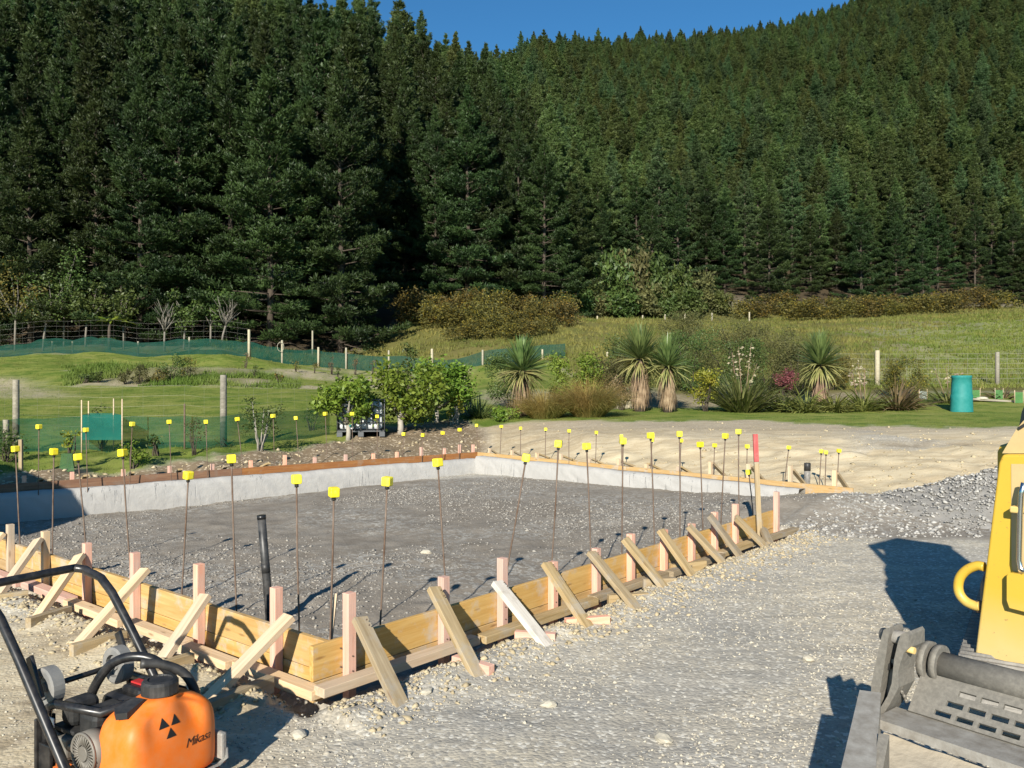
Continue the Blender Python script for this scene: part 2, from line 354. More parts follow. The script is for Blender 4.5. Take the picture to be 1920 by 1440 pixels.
# ------------------------------------------------------------------ the lie of the land: (distance, level) along lines of sight
A = np.array((-.982, 4.38)); B = np.array((2.865, 8.91)); Cn = np.array((-.685, 16.1)); E = np.array((4.35, 10.65)); Dn = np.array((-7.97, 10.02))
dAB = (B - A) / np.linalg.norm(B - A); dAD = np.array((-.778, .628)); dCD = (Dn - Cn) / np.linalg.norm(Dn - Cn); dCE = (E - Cn) / np.linalg.norm(E - Cn)
nAB = np.array((dAB[1], -dAB[0])); nAD = np.array((-dAD[1], dAD[0])); nCD = np.array((dCD[1], -dCD[0])); nCE = np.array((-dCE[1], dCE[0]))
if nAD[1] > 0: nAD = -nAD
if nCD[1] < 0: nCD = -nCD
if nCE[1] < 0: nCE = -nCE
ZT = .22
COLS = {
 -900: [(0, 0), (9, 0), (11.3, .05), (11.9, .28), (13, .35), (16, .4), (22, .8), (27, 1.25), (30, 1.45), (34, 2.2), (45, 2.95), (52, 4.2), (160, 66), (220, 58), (700, 30)],
 0: [(0, 0), (9, 0), (11.3, .05), (11.9, .28), (13, .35), (16, .4), (22, .8), (27, 1.25), (30, 1.45), (34, 2.2), (45, 2.95), (52, 4.2), (160, 64), (220, 50), (700, 30)],
 420: [(0, 0), (12.2, 0), (13.1, .08), (13.7, .3), (15.3, .4), (22, .78), (27, 1.2), (30, 1.4), (36, 2.35), (43, 3.15), (50, 4.0), (145, 51), (200, 38), (700, 30)],
 650: [(0, 0), (13.6, 0), (14.6, .1), (15.4, .3), (18, .45), (22, .75), (30, 1.32), (36, 1.7), (41, 2.15), (50, 3.3), (56, 4.6), (143, 49.5), (200, 40), (700, 40)],
 800: [(0, 0), (15, 0), (16, .1), (17, .35), (19, .55), (22, .8), (30, 1.4), (40, 2.05), (50, 4), (61, 6.4), (140, 42), (190, 44), (330, 96), (420, 90), (800, 50)],
 895: [(0, 0), (16.1, 0), (16.8, .1), (18, .38), (20, .65), (25, 1.1), (40, 2.4), (50, 4.2), (62, 6.6), (150, 43), (330, 106), (420, 96), (800, 50)],
 1000: [(0, 0), (14.6, 0), (15.3, .1), (17.2, .5), (19.2, .7), (25, 1.0), (40, 2.8), (50, 4.4), (66, 7.0), (150, 45), (330, 123), (420, 104), (800, 60)],
 1100: [(0, 0), (13.3, 0), (14.1, .1), (16.3, .58), (19, .75), (24, .88), (30, 1.4), (40, 3), (60, 6.3), (76, 7.6), (340, 130), (440, 110), (900, 60)],
 1250: [(0, 0), (12, 0), (12.9, .1), (15.2, .6), (19, .75), (24, .9), (30, 1.6), (45, 4.2), (75, 7.4), (350, 137), (450, 116), (900, 60)],
 1400: [(0, 0), (11, 0), (11.9, .1), (14.4, .58), (18.8, .75), (24, .88), (30, 1.6), (45, 4.3), (78, 7.5), (380, 156), (480, 120), (900, 60)],
 1500: [(0, 0), (10.4, 0), (11.3, .1), (13.9, .55), (18.4, .75), (23, .86), (30, 1.6), (50, 4.7), (82, 8.1), (400, 170), (500, 130), (900, 60)],
 1600: [(0, 0), (10.2, 0), (11, .1), (13.5, .52), (17.6, .73), (22, .86), (30, 1.6), (52, 5.0), (85, 8.8), (420, 187), (520, 140), (900, 60)],
 1750: [(0, 0), (9.8, 0), (10.7, .1), (13, .5), (16.5, .72), (21, .85), (30, 1.6), (55, 5.5), (90, 9.7), (430, 222), (540, 170), (900, 60)],
 1920: [(0, 0), (9.4, 0), (10.3, .1), (12.6, .5), (16, .72), (21, .85), (30, 1.6), (55, 5.7), (92, 10.), (440, 252), (560, 200), (900, 60)],
 2800: [(0, 0), (9, 0), (10, .1), (12, .5), (16, .72), (21, .85), (30, 1.6), (55, 5.7), (92, 10.2), (450, 272), (560, 220), (900, 60)]}
CK = sorted(COLS); CU = np.array([U(k) for k in CK])
def zfar(x, y):
    x = np.asarray(x, float); y = np.asarray(y, float); d = np.maximum(y, .5); u = np.clip(x / np.maximum(y, 3.), CU[0], CU[-1])
    zs = np.stack([np.interp(d, [p[0] for p in COLS[k]], [p[1] for p in COLS[k]]) for k in CK])
    i = np.clip(np.searchsorted(CU, u) - 1, 0, len(CU) - 2); t = (u - CU[i]) / (CU[i + 1] - CU[i])
    sh = u.shape; zz = zs.reshape(len(CK), -1); j = np.arange(zz.shape[1]); i = i.ravel()
    return (zz[i, j] * (1 - t.ravel()) + zz[i + 1, j] * t.ravel()).reshape(sh)
QUAD = np.array([A, B, E, Cn, Dn])
def edge_sd(x, y, p, d, n): return (x - p[0]) * n[0] + (y - p[1]) * n[1]     # outward distance from a side
def sides(x, y):
    return [edge_sd(x, y, A, dAB, nAB), edge_sd(x, y, A, dAD, nAD), edge_sd(x, y, Cn, dCD, nCD), edge_sd(x, y, Cn, dCE, nCE)]
dBE = (E - B) / np.linalg.norm(E - B); nBE = np.array((dBE[1], -dBE[0]))
def inside(x, y):               # how far outside the slab outline (negative inside); the open corner is left wide
    s = sides(x, y); return np.maximum.reduce(s + [edge_sd(x, y, B, dBE, nBE) - 1.0])
def floor_z(x, y):              # level of the fill between the forms
    t = np.clip((x * .62 + y * -.05 + 3.6) / 6.5, 0, 1)
    z = -.26 + .30 * t + .06 * sstep(1.5, 4., x)
    nr = np.minimum(-edge_sd(x, y, A, dAB, nAB), -edge_sd(x, y, A, dAD, nAD))
    return z - .05 * sstep(.6, .1, nr)
def pile_h(x, y):
    q = np.hypot((x - 6.7) / 2.45, (y - 9.7) / 1.35); return np.maximum(0, 1 - q) ** 1.1 * .80
def ramp_h(x, y):               # dark spoil spilling out of the open corner
    q = np.hypot((x - 4.1) / 1.5, (y - 9.95) / .8); return .25 * np.exp(-q * q * 1.3)
def zground(x, y, rough=True):
    x = np.asarray(x, float); y = np.asarray(y, float); z = zfar(x, y)
    ins = inside(x, y); w = sstep(.03, -.06, ins)
    s0, s1, s2, s3 = sides(x, y)
    alAB = (x - A[0]) * dAB[0] + (y - A[1]) * dAB[1]; alAD = (x - A[0]) * dAD[0] + (y - A[1]) * dAD[1]
    near = y < 13
    trench = np.where(near & (alAB > -.35) & (alAB < 6.0), np.exp(-((s0 - .10) / .13) ** 2), 0); trench2 = np.where(near & (alAD > -.3) & (alAD < 9), np.exp(-((s1 - .12) / .13) ** 2), 0)
    tr = np.maximum(trench, trench2) * (s0 < .9) * (s1 < .9)
    if rough:
        n1 = fbm(x * 1.1, y * 1.1, 3, 4); n2 = fbm(x * 9, y * 9, 8, 3)
        amp = sstep(40, 12, y); z = z + amp * (.028 * n1 + .006 * n2)
        bank = sstep(.03, .2, z) * sstep(.75, .5, z) * amp; z = z + bank * .085 * fbm(x * 2.6, y * 2.6, 21, 5)
        z = z + sstep(28, 34, y) * (.35 * fbm(x * .35, y * .35, 31, 5)) * sstep(200, 60, y)
        z = z + sstep(100, 170, y) * 5. * fbm(x * .022, y * .022, 41, 3)
    z = z - tr * (.16 + (.05 * fbm(x * 5, y * 5, 5, 3) if rough else 0))
    rim = np.where(near, np.exp(-((np.maximum(s0, s1) - .44) / .15) ** 2), 0) * ((alAB > -.3) | (alAD > 0)) * (x < 3.2); z = z + rim * (.04 + (.03 * fbm(x * 6, y * 6, 15, 3) if rough else 0))
    fz = floor_z(x, y)
    if rough: fz = fz + .028 * fbm(x * 3, y * 3, 55, 4) + .012 * fbm(x * 14, y * 14, 57, 3)
    z = z * (1 - w) + fz * w
    z = z + ramp_h(x, y) * (y < 13)
    return z
gz = lambda x, y: float(zground(np.array([x]), np.array([y]))[0])
def G(px, d, dz=0.):            # the spot on the ground at distance d under photo column px
    x = U(px) * d; return Vector((x, d, gz(x, d) + dz))
def pxof(x, y): return CX + FP * x / np.maximum(y, .5)
GRASS0 = ([-900, 0, 200, 420, 560, 640, 700, 870, 900, 1100, 1400, 1600, 1750, 1920, 2800], [11.6, 12.1, 12.9, 14.0, 15.8, 17., 19., 20.4, 19.3, 18.9, 18.6, 17.2, 16.4, 15.9, 15.8])
TREE0 = ([-900, 0, 400, 640, 720, 760, 850, 900, 1050, 1100, 1300, 1500, 1750, 1920, 2800], [49, 49, 48, 50, 55, 61, 62, 63, 67, 76, 80, 84, 90, 92, 94])
NETFAR = ([-900, 0, 300, 467, 596, 700, 810, 1000, 1060, 1140], [45, 45, 44, 43, 41, 40.5, 40, 39.5, 39, 38])
def build_ground():
    u = np.linspace(-1.08, 1.08, 420)
    t = np.concatenate([np.linspace(-np.arcsinh(8 / 2.), np.arcsinh(26 / 2.), 640), np.linspace(np.arcsinh(26 / 2.), np.arcsinh(880 / 2.), 190)[1:]])
    d = 2 * np.sinh(t); X = u[None, :] * np.sqrt(d * d + 9)[:, None]; Y = np.repeat(d[:, None], len(u), 1)
    Z = zground(X, Y); n, m = X.shape
    V = np.stack([X, Y, Z], -1).reshape(-1, 3)
    i = np.arange(n * m).reshape(n, m); F = np.stack([i[:-1, :-1], i[:-1, 1:], i[1:, 1:], i[1:, :-1]], -1).reshape(-1, 4)
    me = npmesh('ground', V, F, True)
    x, y = V[:, 0], V[:, 1]; px = pxof(x, y)
    w1 = fbm(x * 1.3, y * 1.3, 70, 4); w2 = fbm(x * .5, y * .5, 71, 4); w3 = fbm(x * 5, y * 5, 72, 3)
    g0 = np.interp(px, *GRASS0); yy = y + w1 * .7 + w3 * .25
    grass = sstep(g0 - .15, g0 + .25, yy)
    ins = inside(x, y)
    spill = np.maximum(ramp_h(x, y) / .25, np.exp(-(np.hypot((x - 4.9) / 1.7, (y - 9.1) / .75)) ** 2 * 1.2)); pl = pile_h(x, y)
    dark = np.maximum(sstep(.05, -.05, ins), sstep(.12, .35, spill + w1 * .15)) * (y < 15)
    right = sstep(885, 935, px + w1 * 25)
    clay = right * sstep(.03, .13, V[:, 2] + .04 * w1) * sstep(10., 10.6, y) * (1 - grass) * (y < 24) * (.62 + .38 * sstep(.72, .55, V[:, 2] + w1 * .1))
    clay = np.maximum(clay, sstep(-.5, -1.2, x + w1 * .5) * sstep(5.8, 5.0, y + w1 * .3) * sstep(.02, .3, ins) * .85)
    clay = clay * (1 - .75 * sstep(1560, 1640, px) * sstep(1850, 1750, px) * sstep(.1, .25, w2 + .25) * sstep(.2, .3, V[:, 2]) )
    lf = sstep(-.7, -1.5, x + w1 * .6) * sstep(5.6, 5.0, y) * sstep(.02, .3, ins) * sstep(-.05, .35, w3 + w1) * .6
    brown = np.maximum(lf, (1 - right) * sstep(-.02, .1, edge_sd(x, y, Cn, dCD, nCD)) * (y > 9) * (1 - grass))
    patch = right * sstep(1600, 1680, px) * sstep(1850, 1800, px) * sstep(12.2, 12.7, y) * sstep(14.6, 13.6, y) * sstep(-.25, .15, w2 + w1 * .5)
    brown = np.maximum(brown, patch * .75)
    oldtrack = right * sstep(15, 16.5, y) * (1 - grass) * (y < 24) * .35; brown = np.maximum(brown, oldtrack)
    tl = np.interp(px, *TREE0)
    inner = np.interp(px, [-900, 420, 600, 700, 1000, 1140, 1300, 1920, 2800], [46, 45, 42, 41, 39, 30, 26.5, 26.5, 26.5])
    rough = sstep(inner - .6, inner + .6, y + w1)
    mid = ((px < 560) & (y > 30) & (y < 36)); rough = np.maximum(rough, np.where(mid, sstep(30.2, 31, y + w1) * sstep(36, 34.5, y + w1) * sstep(120, 200, px + w1 * 60) * .8, 0))
    green = sstep(1560, 1800, px + w2 * 150) * sstep(28, 32, y) * sstep(66, 50, y + w2 * 8); rough = rough * (1 - .8 * green)
    grass = np.maximum(grass * (1 - rough), 0)
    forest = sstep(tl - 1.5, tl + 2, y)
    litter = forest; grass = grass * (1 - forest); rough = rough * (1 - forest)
    strip = lambda a, b, p0, p1: sstep(a, a + .3, y + w1 * .5) * sstep(b, b - .3, y + w1 * .5) * sstep(p0, p0 + 40, px) * sstep(p1, p1 - 40, px)
    pale = np.maximum.reduce([strip(30.5, 32.3, 445, 890), strip(35.2, 38.3, 490, 900) * .9, strip(30.2, 31.4, 120, 330) * .8,
                              sstep(150, 60, px + 70 * (y - 27.5) / 5 + w1 * 50) * sstep(25, 26.5, y) * sstep(33, 31, y) * .85, strip(38.6, 40.6, 560, 1020) * .6])
    pale = np.clip(pale, 0, 1) * (.55 + .45 * sstep(-.3, .2, w3 + w1))
    bed = right * sstep(23.2, 23.9, y + w1 * .8) * sstep(28.5, 27, y) * (px < 1700); brown = np.maximum(brown, bed * .85); grass *= 1 - bed * .85
    one = np.ones_like(x)
    for nm, ch in (('m1', (grass, rough, dark)), ('m2', (clay, brown, pale))):
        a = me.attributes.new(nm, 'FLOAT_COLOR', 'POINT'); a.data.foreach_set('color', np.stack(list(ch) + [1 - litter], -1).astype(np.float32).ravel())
    o = link('ground', me, M_ground); props(o, kind='structure'); return o
ground = build_ground()

# ------------------------------------------------------------------ loose stone
OCT = np.array([(1, 0, 0), (-1, 0, 0), (0, 1, 0), (0, -1, 0), (0, 0, 1), (0, 0, -1)], float); OCF = np.array([(0, 2, 4), (2, 1, 4), (1, 3, 4), (3, 0, 4), (2, 0, 5), (1, 2, 5), (3, 1, 5), (0, 3, 5)])
def rocks(name, x, y, size, rs, mat, flat=.6, sink=.25, z=None):
    n = len(x); z = zground(x, y) if z is None else z
    V = OCT[None] * (1 + .55 * (rs.rand(n, 6, 1) - .5)) + .28 * (rs.rand(n, 6, 3) - .5)
    V = V * (rs.rand(n, 1, 3) * .6 + .7) * np.array((1, 1, flat))
    q = rs.rand(n) * 6.283; c, s = np.cos(q)[:, None], np.sin(q)[:, None]
    t = (rs.rand(n) - .5)[:, None] * 1.0
    Vx = V[..., 0] * c - V[..., 1] * s; Vy = V[..., 0] * s + V[..., 1] * c; Vz = V[..., 2] + Vx * t
    V = np.stack([Vx, Vy, Vz], -1) * size[:, None, None] + np.stack([x, y, z + size * (flat - sink * 2) * .5], -1)[:, None]
    F = OCF[None] + (np.arange(n) * 6)[:, None, None]
    return link(name, npmesh(name, V.reshape(-1, 3), F.reshape(-1, 3), False, np.repeat(rs.rand(n), 6)), mat)
def scatter(rs, n, px0, px1, d0, d1, pw=1.0):
    d = d0 * (d1 / d0) ** (rs.rand(n) ** pw); px = px0 + (px1 - px0) * rs.rand(n); return U(px) * d, d
rs = np.random.RandomState(4)
x, y = scatter(rs, 90000, -250, 2150, 2.0, 10.6); k = (inside(x, y) > .03) & (ramp_h(x, y) < .06) & (pile_h(x, y) < .02) & ((x > -1.3 + .5 * fbm(x * 2, y * 2, 79, 2)) | (y > 4.9) | (rs.rand(len(x)) > .8)) & (fbm(x * .9, y * .9, 77, 3) + rs.rand(len(x)) * .9 > .68)
x, y = x[k], y[k]; sz = .003 + .009 * rs.rand(len(x)) ** 6 + .0012 * y * rs.rand(len(x))
props(rocks('loose_gravel', x, y, sz, rs, M_stone), 'pale crushed gravel scattered over the bare yard in front of the formwork', 'gravel', kind='stuff')
al = np.concatenate([rs.rand(3600) * 6.2 - .3, rs.rand(3200) * 7.]); sd = np.abs(.40 + .17 * rs.randn(6800))
px_ = np.where(np.arange(6800) < 3600, A[0] + dAB[0] * al + nAB[0] * sd, A[0] + dAD[0] * al + nAD[0] * sd); py_ = np.where(np.arange(6800) < 3600, A[1] + dAB[1] * al + nAB[1] * sd, A[1] + dAD[1] * al + nAD[1] * sd)
k = inside(px_, py_) > .06; px_, py_ = px_[k], py_[k]
props(rocks('crumbled_soil', px_, py_, .006 + .022 * rs.rand(len(px_)) ** 3, rs, M_stonec), 'crumbly tan soil lumps heaped along the foot of the formwork', 'soil', kind='stuff')
x = rs.rand(120000) * 13 - 8; y = 4.3 + rs.rand(120000) * 12
k = (inside(x, y) < -.02) & (np.abs(x / y) < .72) & (fbm(x * .55, y * .55, 78, 3) + rs.rand(len(x)) * .75 > .64 + .25 * (y < 6.5) * (x > -.6)); x, y = x[k], y[k]
props(rocks('fill_stones', x, y, .005 + .016 * rs.rand(len(x)) ** 4 + .0008 * y * rs.rand(len(x)), rs, M_stoned, .55), 'grey stones bedded in the dark fill between the forms', 'stones', kind='stuff')
# bank clods, spoil
x, y = scatter(rs, 4500, 700, 1950, 10.8, 19.); k = (inside(x, y) > .25) & (pile_h(x, y) < .02) & (y < np.interp(pxof(x, y), *GRASS0) - .1) & (rs.rand(len(x)) < np.interp(y, [11, 15, 19], [1, .45, .25])); x, y = x[k], y[k]
props(rocks('bank_stones', x, y, .010 + .03 * rs.rand(len(x)) ** 5, rs, M_stonec, .6), 'tan stones and clods strewn over the cut bank and track', 'stones', kind='stuff')
x, y = scatter(rs, 1500, -40, 900, 11.4, 18.); k = (edge_sd(x, y, Cn, dCD, nCD) > .2) & (y < np.interp(pxof(x, y), *GRASS0)); x, y = x[k], y[k]
props(rocks('verge_clods', x, y, .012 + .05 * rs.rand(len(x)) ** 4, rs, M_stonec, .6), 'brown clods and stones on the bare bank behind the far forms', 'stones', kind='stuff')
# rock pile
def rock_pile():
    n = 110; X, Y = np.meshgrid(np.linspace(3.6, 9.4, n), np.linspace(8.0, 11.4, n)); h = pile_h(X, Y)
    Z = zground(X, Y, False) + h * (1 + .25 * fbm(X * 2, Y * 2, 90, 4)) - .06 + .05 * fbm(X * 6, Y * 6, 91, 3) * (h > 0)
    i = np.arange(n * n).reshape(n, n); F = np.stack([i[:-1, :-1], i[:-1, 1:], i[1:, 1:], i[1:, :-1]], -1).reshape(-1, 4)
    F = F[(h.ravel()[F].max(1) > 0.0)]
    t = thing('rock_pile', 'heap of blue grey crushed rock beside the yellow machine', 'rock pile', (6.4, 9.7, 0))
    M = simple('pile_dust', (.19, .178, .16), .95, 0, .1, (.30, .29, .27), 7, .7, .8)
    V = np.stack([X, Y, Z], -1).reshape(-1, 3) - np.array((6.4, 9.7, 0)); link('heap', npmesh('heap', V, F, True), M, t)
    r = np.random.RandomState(9); x = 3.7 + r.rand(15000) * 5.6; y = 8.0 + r.rand(15000) * 3.4; h = pile_h(x, y); k = (h > .02) & (r.rand(15000) < .35 + h * 2); x, y, h = x[k], y[k], h[k]
    z = zground(x, y, False) + h * (1 + .25 * fbm(x * 2, y * 2, 90, 4)) - .045 + .05 * fbm(x * 6, y * 6, 91, 3)
    o = rocks('rocks', x, y, .010 + .024 * r.rand(len(x)) ** 3, r, M_stoneg, .65, .25, z); o.parent = t; o.location = (-6.4, -9.7, 0); o['kind'] = 'stuff'
    return t
rock_pile()
x, y = scatter(rs, 1000, 1470, 1840, 8.4, 10.2); k = (pile_h(x, y) < .05) & (inside(x, y) > .15); x, y = x[k], y[k]
props(rocks('spilled_rock', x, y, .01 + .03 * rs.rand(len(x)) ** 2, rs, M_stoneg, .6), 'pale broken rock spilled at the open corner of the formwork', 'stones', kind='stuff')
for i, (px, py, s, lb) in enumerate([(1030, 1322, .035, 'small pale stone lying alone on the gravel in the foreground'), (800, 1305, .03, 'flat pale stone near the foot of the corner brace'),
        (560, 1378, .035, 'large grey stone at the edge of the compactor shadow'), (800, 1012, .045, 'largest pale stone on the dark fill'), (1515, 1240, .035, 'grey stone beside a damp patch near the steel bucket'), (1245, 1385, .045, 'chunk of stone half bedded in the foreground gravel')]):
    p = P(px, py, 0); r = np.random.RandomState(50 + i); bm = bmesh.new(); bmesh.ops.create_icosphere(bm, subdivisions=2, radius=s)
    for v in bm.verts: v.co = Vector((v.co.x * 1.2, v.co.y * .9, v.co.z * .55)) * (1 + .5 * float(fbm(v.co.x / s + i * 3, v.co.y / s + v.co.z / s * 2, 7 + i, 2)))
    me = bpy.data.meshes.new('stone'); bm.to_mesh(me); bm.free(); a = me.attributes.new('rnd', 'FLOAT', 'POINT'); a.data.foreach_set('value', np.full(len(me.vertices), .75, np.float32))
    o = link('stone', me, M_stone); o.location = (p.x, p.y, gz(p.x, p.y) + s * .25); o.rotation_euler = (0, 0, i); props(o, lb, 'stone')

# ------------------------------------------------------------------ formwork
def V3(p2, z): return Vector((p2[0], p2[1], z))
def online(px, p, d, n, off):   # the spot on a side (offset outwards by off) that lies under photo column px
    q = p + n * off; u = U(px); s = (u * q[1] - q[0]) / (d[0] - u * d[1]); return q + d * s
def zat(p2, py): return CH - (py - CY) / FP * p2[1]
def boards(t, p, d, n, s0, s1, layers, mats, th=.032, name='board'):
    for (z0, z1), mt, (a, b) in zip(layers, mats, [(s0, s1)] * len(layers)):
        L = b - a; k = max(1, int(L / 3.4)); cuts = [a + L * i / k for i in range(k + 1)]
        for i in range(k):
            q0 = p + d * (cuts[i] + .002) + n * th / 2; q1 = p + d * (cuts[i + 1] - .002) + n * th / 2; zc = (z0 + z1) / 2
            beam(name, V3(q0, zc), V3(q1, zc), th, z1 - z0, mt, t, (0, 0, 1), .003)
def peg(t, px, pt, pb, p, d, n, off, mat, w=.052, lean=(0, 0)):
    q = online(px, p, d, n, off); z1 = zat(q, pt)
    beam('peg', V3(q, -.32), V3(q + np.array(lean), z1), w, w, mat, t, (n[0], n[1], 0), .002); return q
rs = np.random.RandomState(12)
# right-hand side A-B
fr = thing('formwork', 'yellow brown timber formwork along the right side of the slab, propped by weathered braces', 'formwork', V3(A, 0))
boards(fr, A, dAB, nAB, -.13, 5.95, [(.035, ZT), (-.075, .031)], [T_board, T_board])
for px, pt in [(655, 1111), (832, 1081), (942, 1046), (1037, 1053), (1118, 1028), (1183, 1001), (1245, 993), (1297, 982), (1340, 960), (1379, 945), (1456, 922)]:
    q = peg(fr, px, pt, 0, A, dAB, nAB, .034 + .027, T_pink, .052)
    if px < 1100:
        for zz in (.13, .05): MB().cyl(V3(q + nAB * .025, zz), V3(q + nAB * .031, zz), .0045, 6).obj('nail', M_rust, fr)
for i, (a, b, m) in enumerate([((674, 1160), (748, 1316), T_old), ((813, 1103), (893, 1262), T_old), ((931, 1092), (1022, 1206), T_white), ((1024, 1057), (1100, 1172), T_old), ((1108, 1036), (1194, 1142), T_old),
        ((1171, 1010), (1246, 1103), T_old), ((1238, 994), (1300, 1082), T_old), ((1291, 986), (1358, 1058), T_old), ((1330, 966), (1388, 1043), T_old), ((1379, 970), (1432, 1022), T_old), ((1430, 990), (1442, 1016), T_old)]):
    q = online(a[0], A, dAB, nAB, .11); top = V3(q, zat(q, a[1])); bot = P(b[0], b[1], .02)
    o = beam('brace', top, bot + (bot - top).normalized() * .05, .035, .085, m, fr, (dAB[0], dAB[1], 0), .002)
    if i < 5:
        for f_ in (.09, .16): c_ = top.lerp(bot, f_); n3 = Vector((nAB[0], nAB[1], 0)); w_ = Vector((dAB[0], dAB[1], 0)); nn = (bot - top).cross(w_).normalized(); nn = nn if nn.z > 0 else -nn; MB().cyl(c_ + nn * .040 + w_ * .006, c_ + nn * .047 + w_ * .006, .004, 6).obj('nail', M_rust, fr)
    if m is T_white: o['label'] = 'lime whitened brace'
for i, (a, b) in enumerate([((852, 1242), (922, 1262)), ((966, 1195), (1042, 1200)), ((1060, 1172), (1142, 1166)), ((1140, 1126), (1215, 1122)), ((1205, 1095), (1268, 1093)), ((1260, 1068), (1322, 1060))]):
    p0 = P(a[0], a[1], .015); p1 = P(b[0], b[1], .015); beam('stake_block', p0, p1, .05, .085, T_pink if i < 3 else T_old, fr, (0, 0, 1), .003)
pts = [(-.18, .11, .02), (1.0, .115, .012), (2.25, .105, .0), (3.3, .12, .005), (4.3, .11, 0.), (5.1, .115, .01), (6.05, .13, .0)]
for i in range(6):
    q0 = A + dAB * pts[i][0] + nAB * (pts[i][1] + .045 + (i % 2) * .03); q1 = A + dAB * (pts[i + 1][0] + (-.02 if i < 5 else 0)) + nAB * (pts[i + 1][1] + .045 + (i % 2) * .03)
    beam('rail', V3(q0, pts[i][2] + .01), V3(q1, pts[i + 1][2] + .01), .085, .048, T_old if i > 0 else T_new, fr, (0, 0, 1), .003)
# left-hand side A-D (near)
fl = thing('formwork', 'fresh pine timber formwork along the near left side of the slab behind the compactor', 'formwork', V3(A, 0))
boards(fl, A, dAD, nAD, .0, 7.6, [(.055, ZT), (-.075, .051)], [T_board, T_board])
for i, (px, pt) in enumerate([(518, 1101), (373, 1057), (253, 1036), (163, 1018), (85, 996), (19, 983), (-42, 972), (-95, 962)]):
    peg(fl, px, pt, 0, A, dAD, nAD, .034 + .027, [T_pink, T_pink, T_pink, T_pink, T_new, T_new, T_new, T_new][i], .052)
for a, b in [((543, 1156), (392, 1312)), ((386, 1116), (305, 1236)), ((273, 1068), (150, 1205)), ((150, 1042), (70, 1158)), ((72, 1012), (-5, 1120)), ((5, 1000), (-70, 1080)), ((-55, 985), (-120, 1055))]:
    q = online(a[0], A, dAD, nAD, .11); top = V3(q, zat(q, a[1])); bot = P(b[0], b[1], .02)
    beam('brace', top, bot + (bot - top).normalized() * .05, .035, .085, T_new, fl, (dAD[0], dAD[1], 0), .002)
for a, b in [((385, 1335), (508, 1282)), ((285, 1262), (360, 1238)), ((133, 1223), (235, 1196)), ((52, 1172), (130, 1148)), ((-20, 1128), (52, 1118))]:
    beam('stake_block', P(a[0], a[1], .02), P(b[0], b[1], .02), .05, .09, T_old, fl, (0, 0, 1), .003)
pts = [(-.12, .02), (.62, .02), (1.15, .03), (1.9, .02), (2.75, .02), (3.6, .02), (4.8, .02), (6.4, .02)]
for i in range(7):
    q0 = A + dAD * pts[i][0] + nAD * (.165 + (i % 2) * .03); q1 = A + dAD * (pts[i + 1][0] - .02) + nAD * (.165 + (i % 2) * .03)
    beam('rail', V3(q0, .005), V3(q1, .005), .085, .05, T_new if i < 4 else T_pink, fl, (0, 0, 1), .003)
for q, r in ((A - dAB * .05 + nAB * .035, .006),): pass
# nails in the corner boards
for s, zz in ((.03, .17), (.05, .172), (.03, .07), (.048, .068)):
    q = A + dAB * (s + .02) + nAB * .033; MB().cyl(V3(q, zz), V3(q + nAB * .006, zz), .005, 8).obj('nail', M_rust, fr)
# far sides
ff = thing('formwork', 'rust brown board formwork with short pink pegs behind the far left concrete wall', 'formwork', V3(Cn, 0))
boards(ff, Cn, dCD, nCD, -.03, 9.5, [(-.1, ZT + .015)], [T_redboard])
for px in [45, 135, 231, 318, 398, 470, 534, 590, 648, 700, 744, 790, 833, 862, 887]:
    q = online(px, Cn, dCD, nCD, .065); h = .17 + .03 * rs.rand() + (.1 if px in (534, 790, 887, 862) else 0)
    beam('peg', V3(q, -.2), V3(q, ZT + .015 + h * .55), .05, .05, T_pink, ff, (nCD[0], nCD[1], 0), .002)
for px in [75, 160, 245, 335, 420, 500]:
    q = online(px, Cn, dCD, nCD, .2); beam('brace', V3(q - nCD * .08, ZT + .05), V3(q + nCD * .25, gz(*(q + nCD * .25)) - .03), .03, .07, T_old, ff, (dCD[0], dCD[1], 0), .002)
fg = thing('formwork', 'tan board formwork with small braces below the far right clay bank', 'formwork', V3(E, 0))
LCE = np.linalg.norm(E - Cn); boards(fg, Cn, dCE, nCE, .0, LCE + .1, [(-.1, ZT + .015)], [T_board])
for px in [918, 960, 1007, 1052, 1105, 1160, 1212, 1272, 1332, 1404, 1482, 1565]:
    q = online(px, Cn, dCE, nCE, .065); beam('peg', V3(q, -.2), V3(q, ZT + .015 + .06 + .06 * rs.rand() + (.12 if px > 1300 else 0)), .05, .05, T_new, fg, (nCE[0], nCE[1], 0), .002)
    q2 = online(px, Cn, dCE, nCE, .1) + dCE * .03; e = q2 + nCE * .35 + dCE * .04; beam('brace', V3(q2, ZT + .08 + (.1 if px > 1300 else 0)), V3(e, gz(*e) - .03), .03, .06, T_old, fg, (dCE[0], dCE[1], 0), .002)
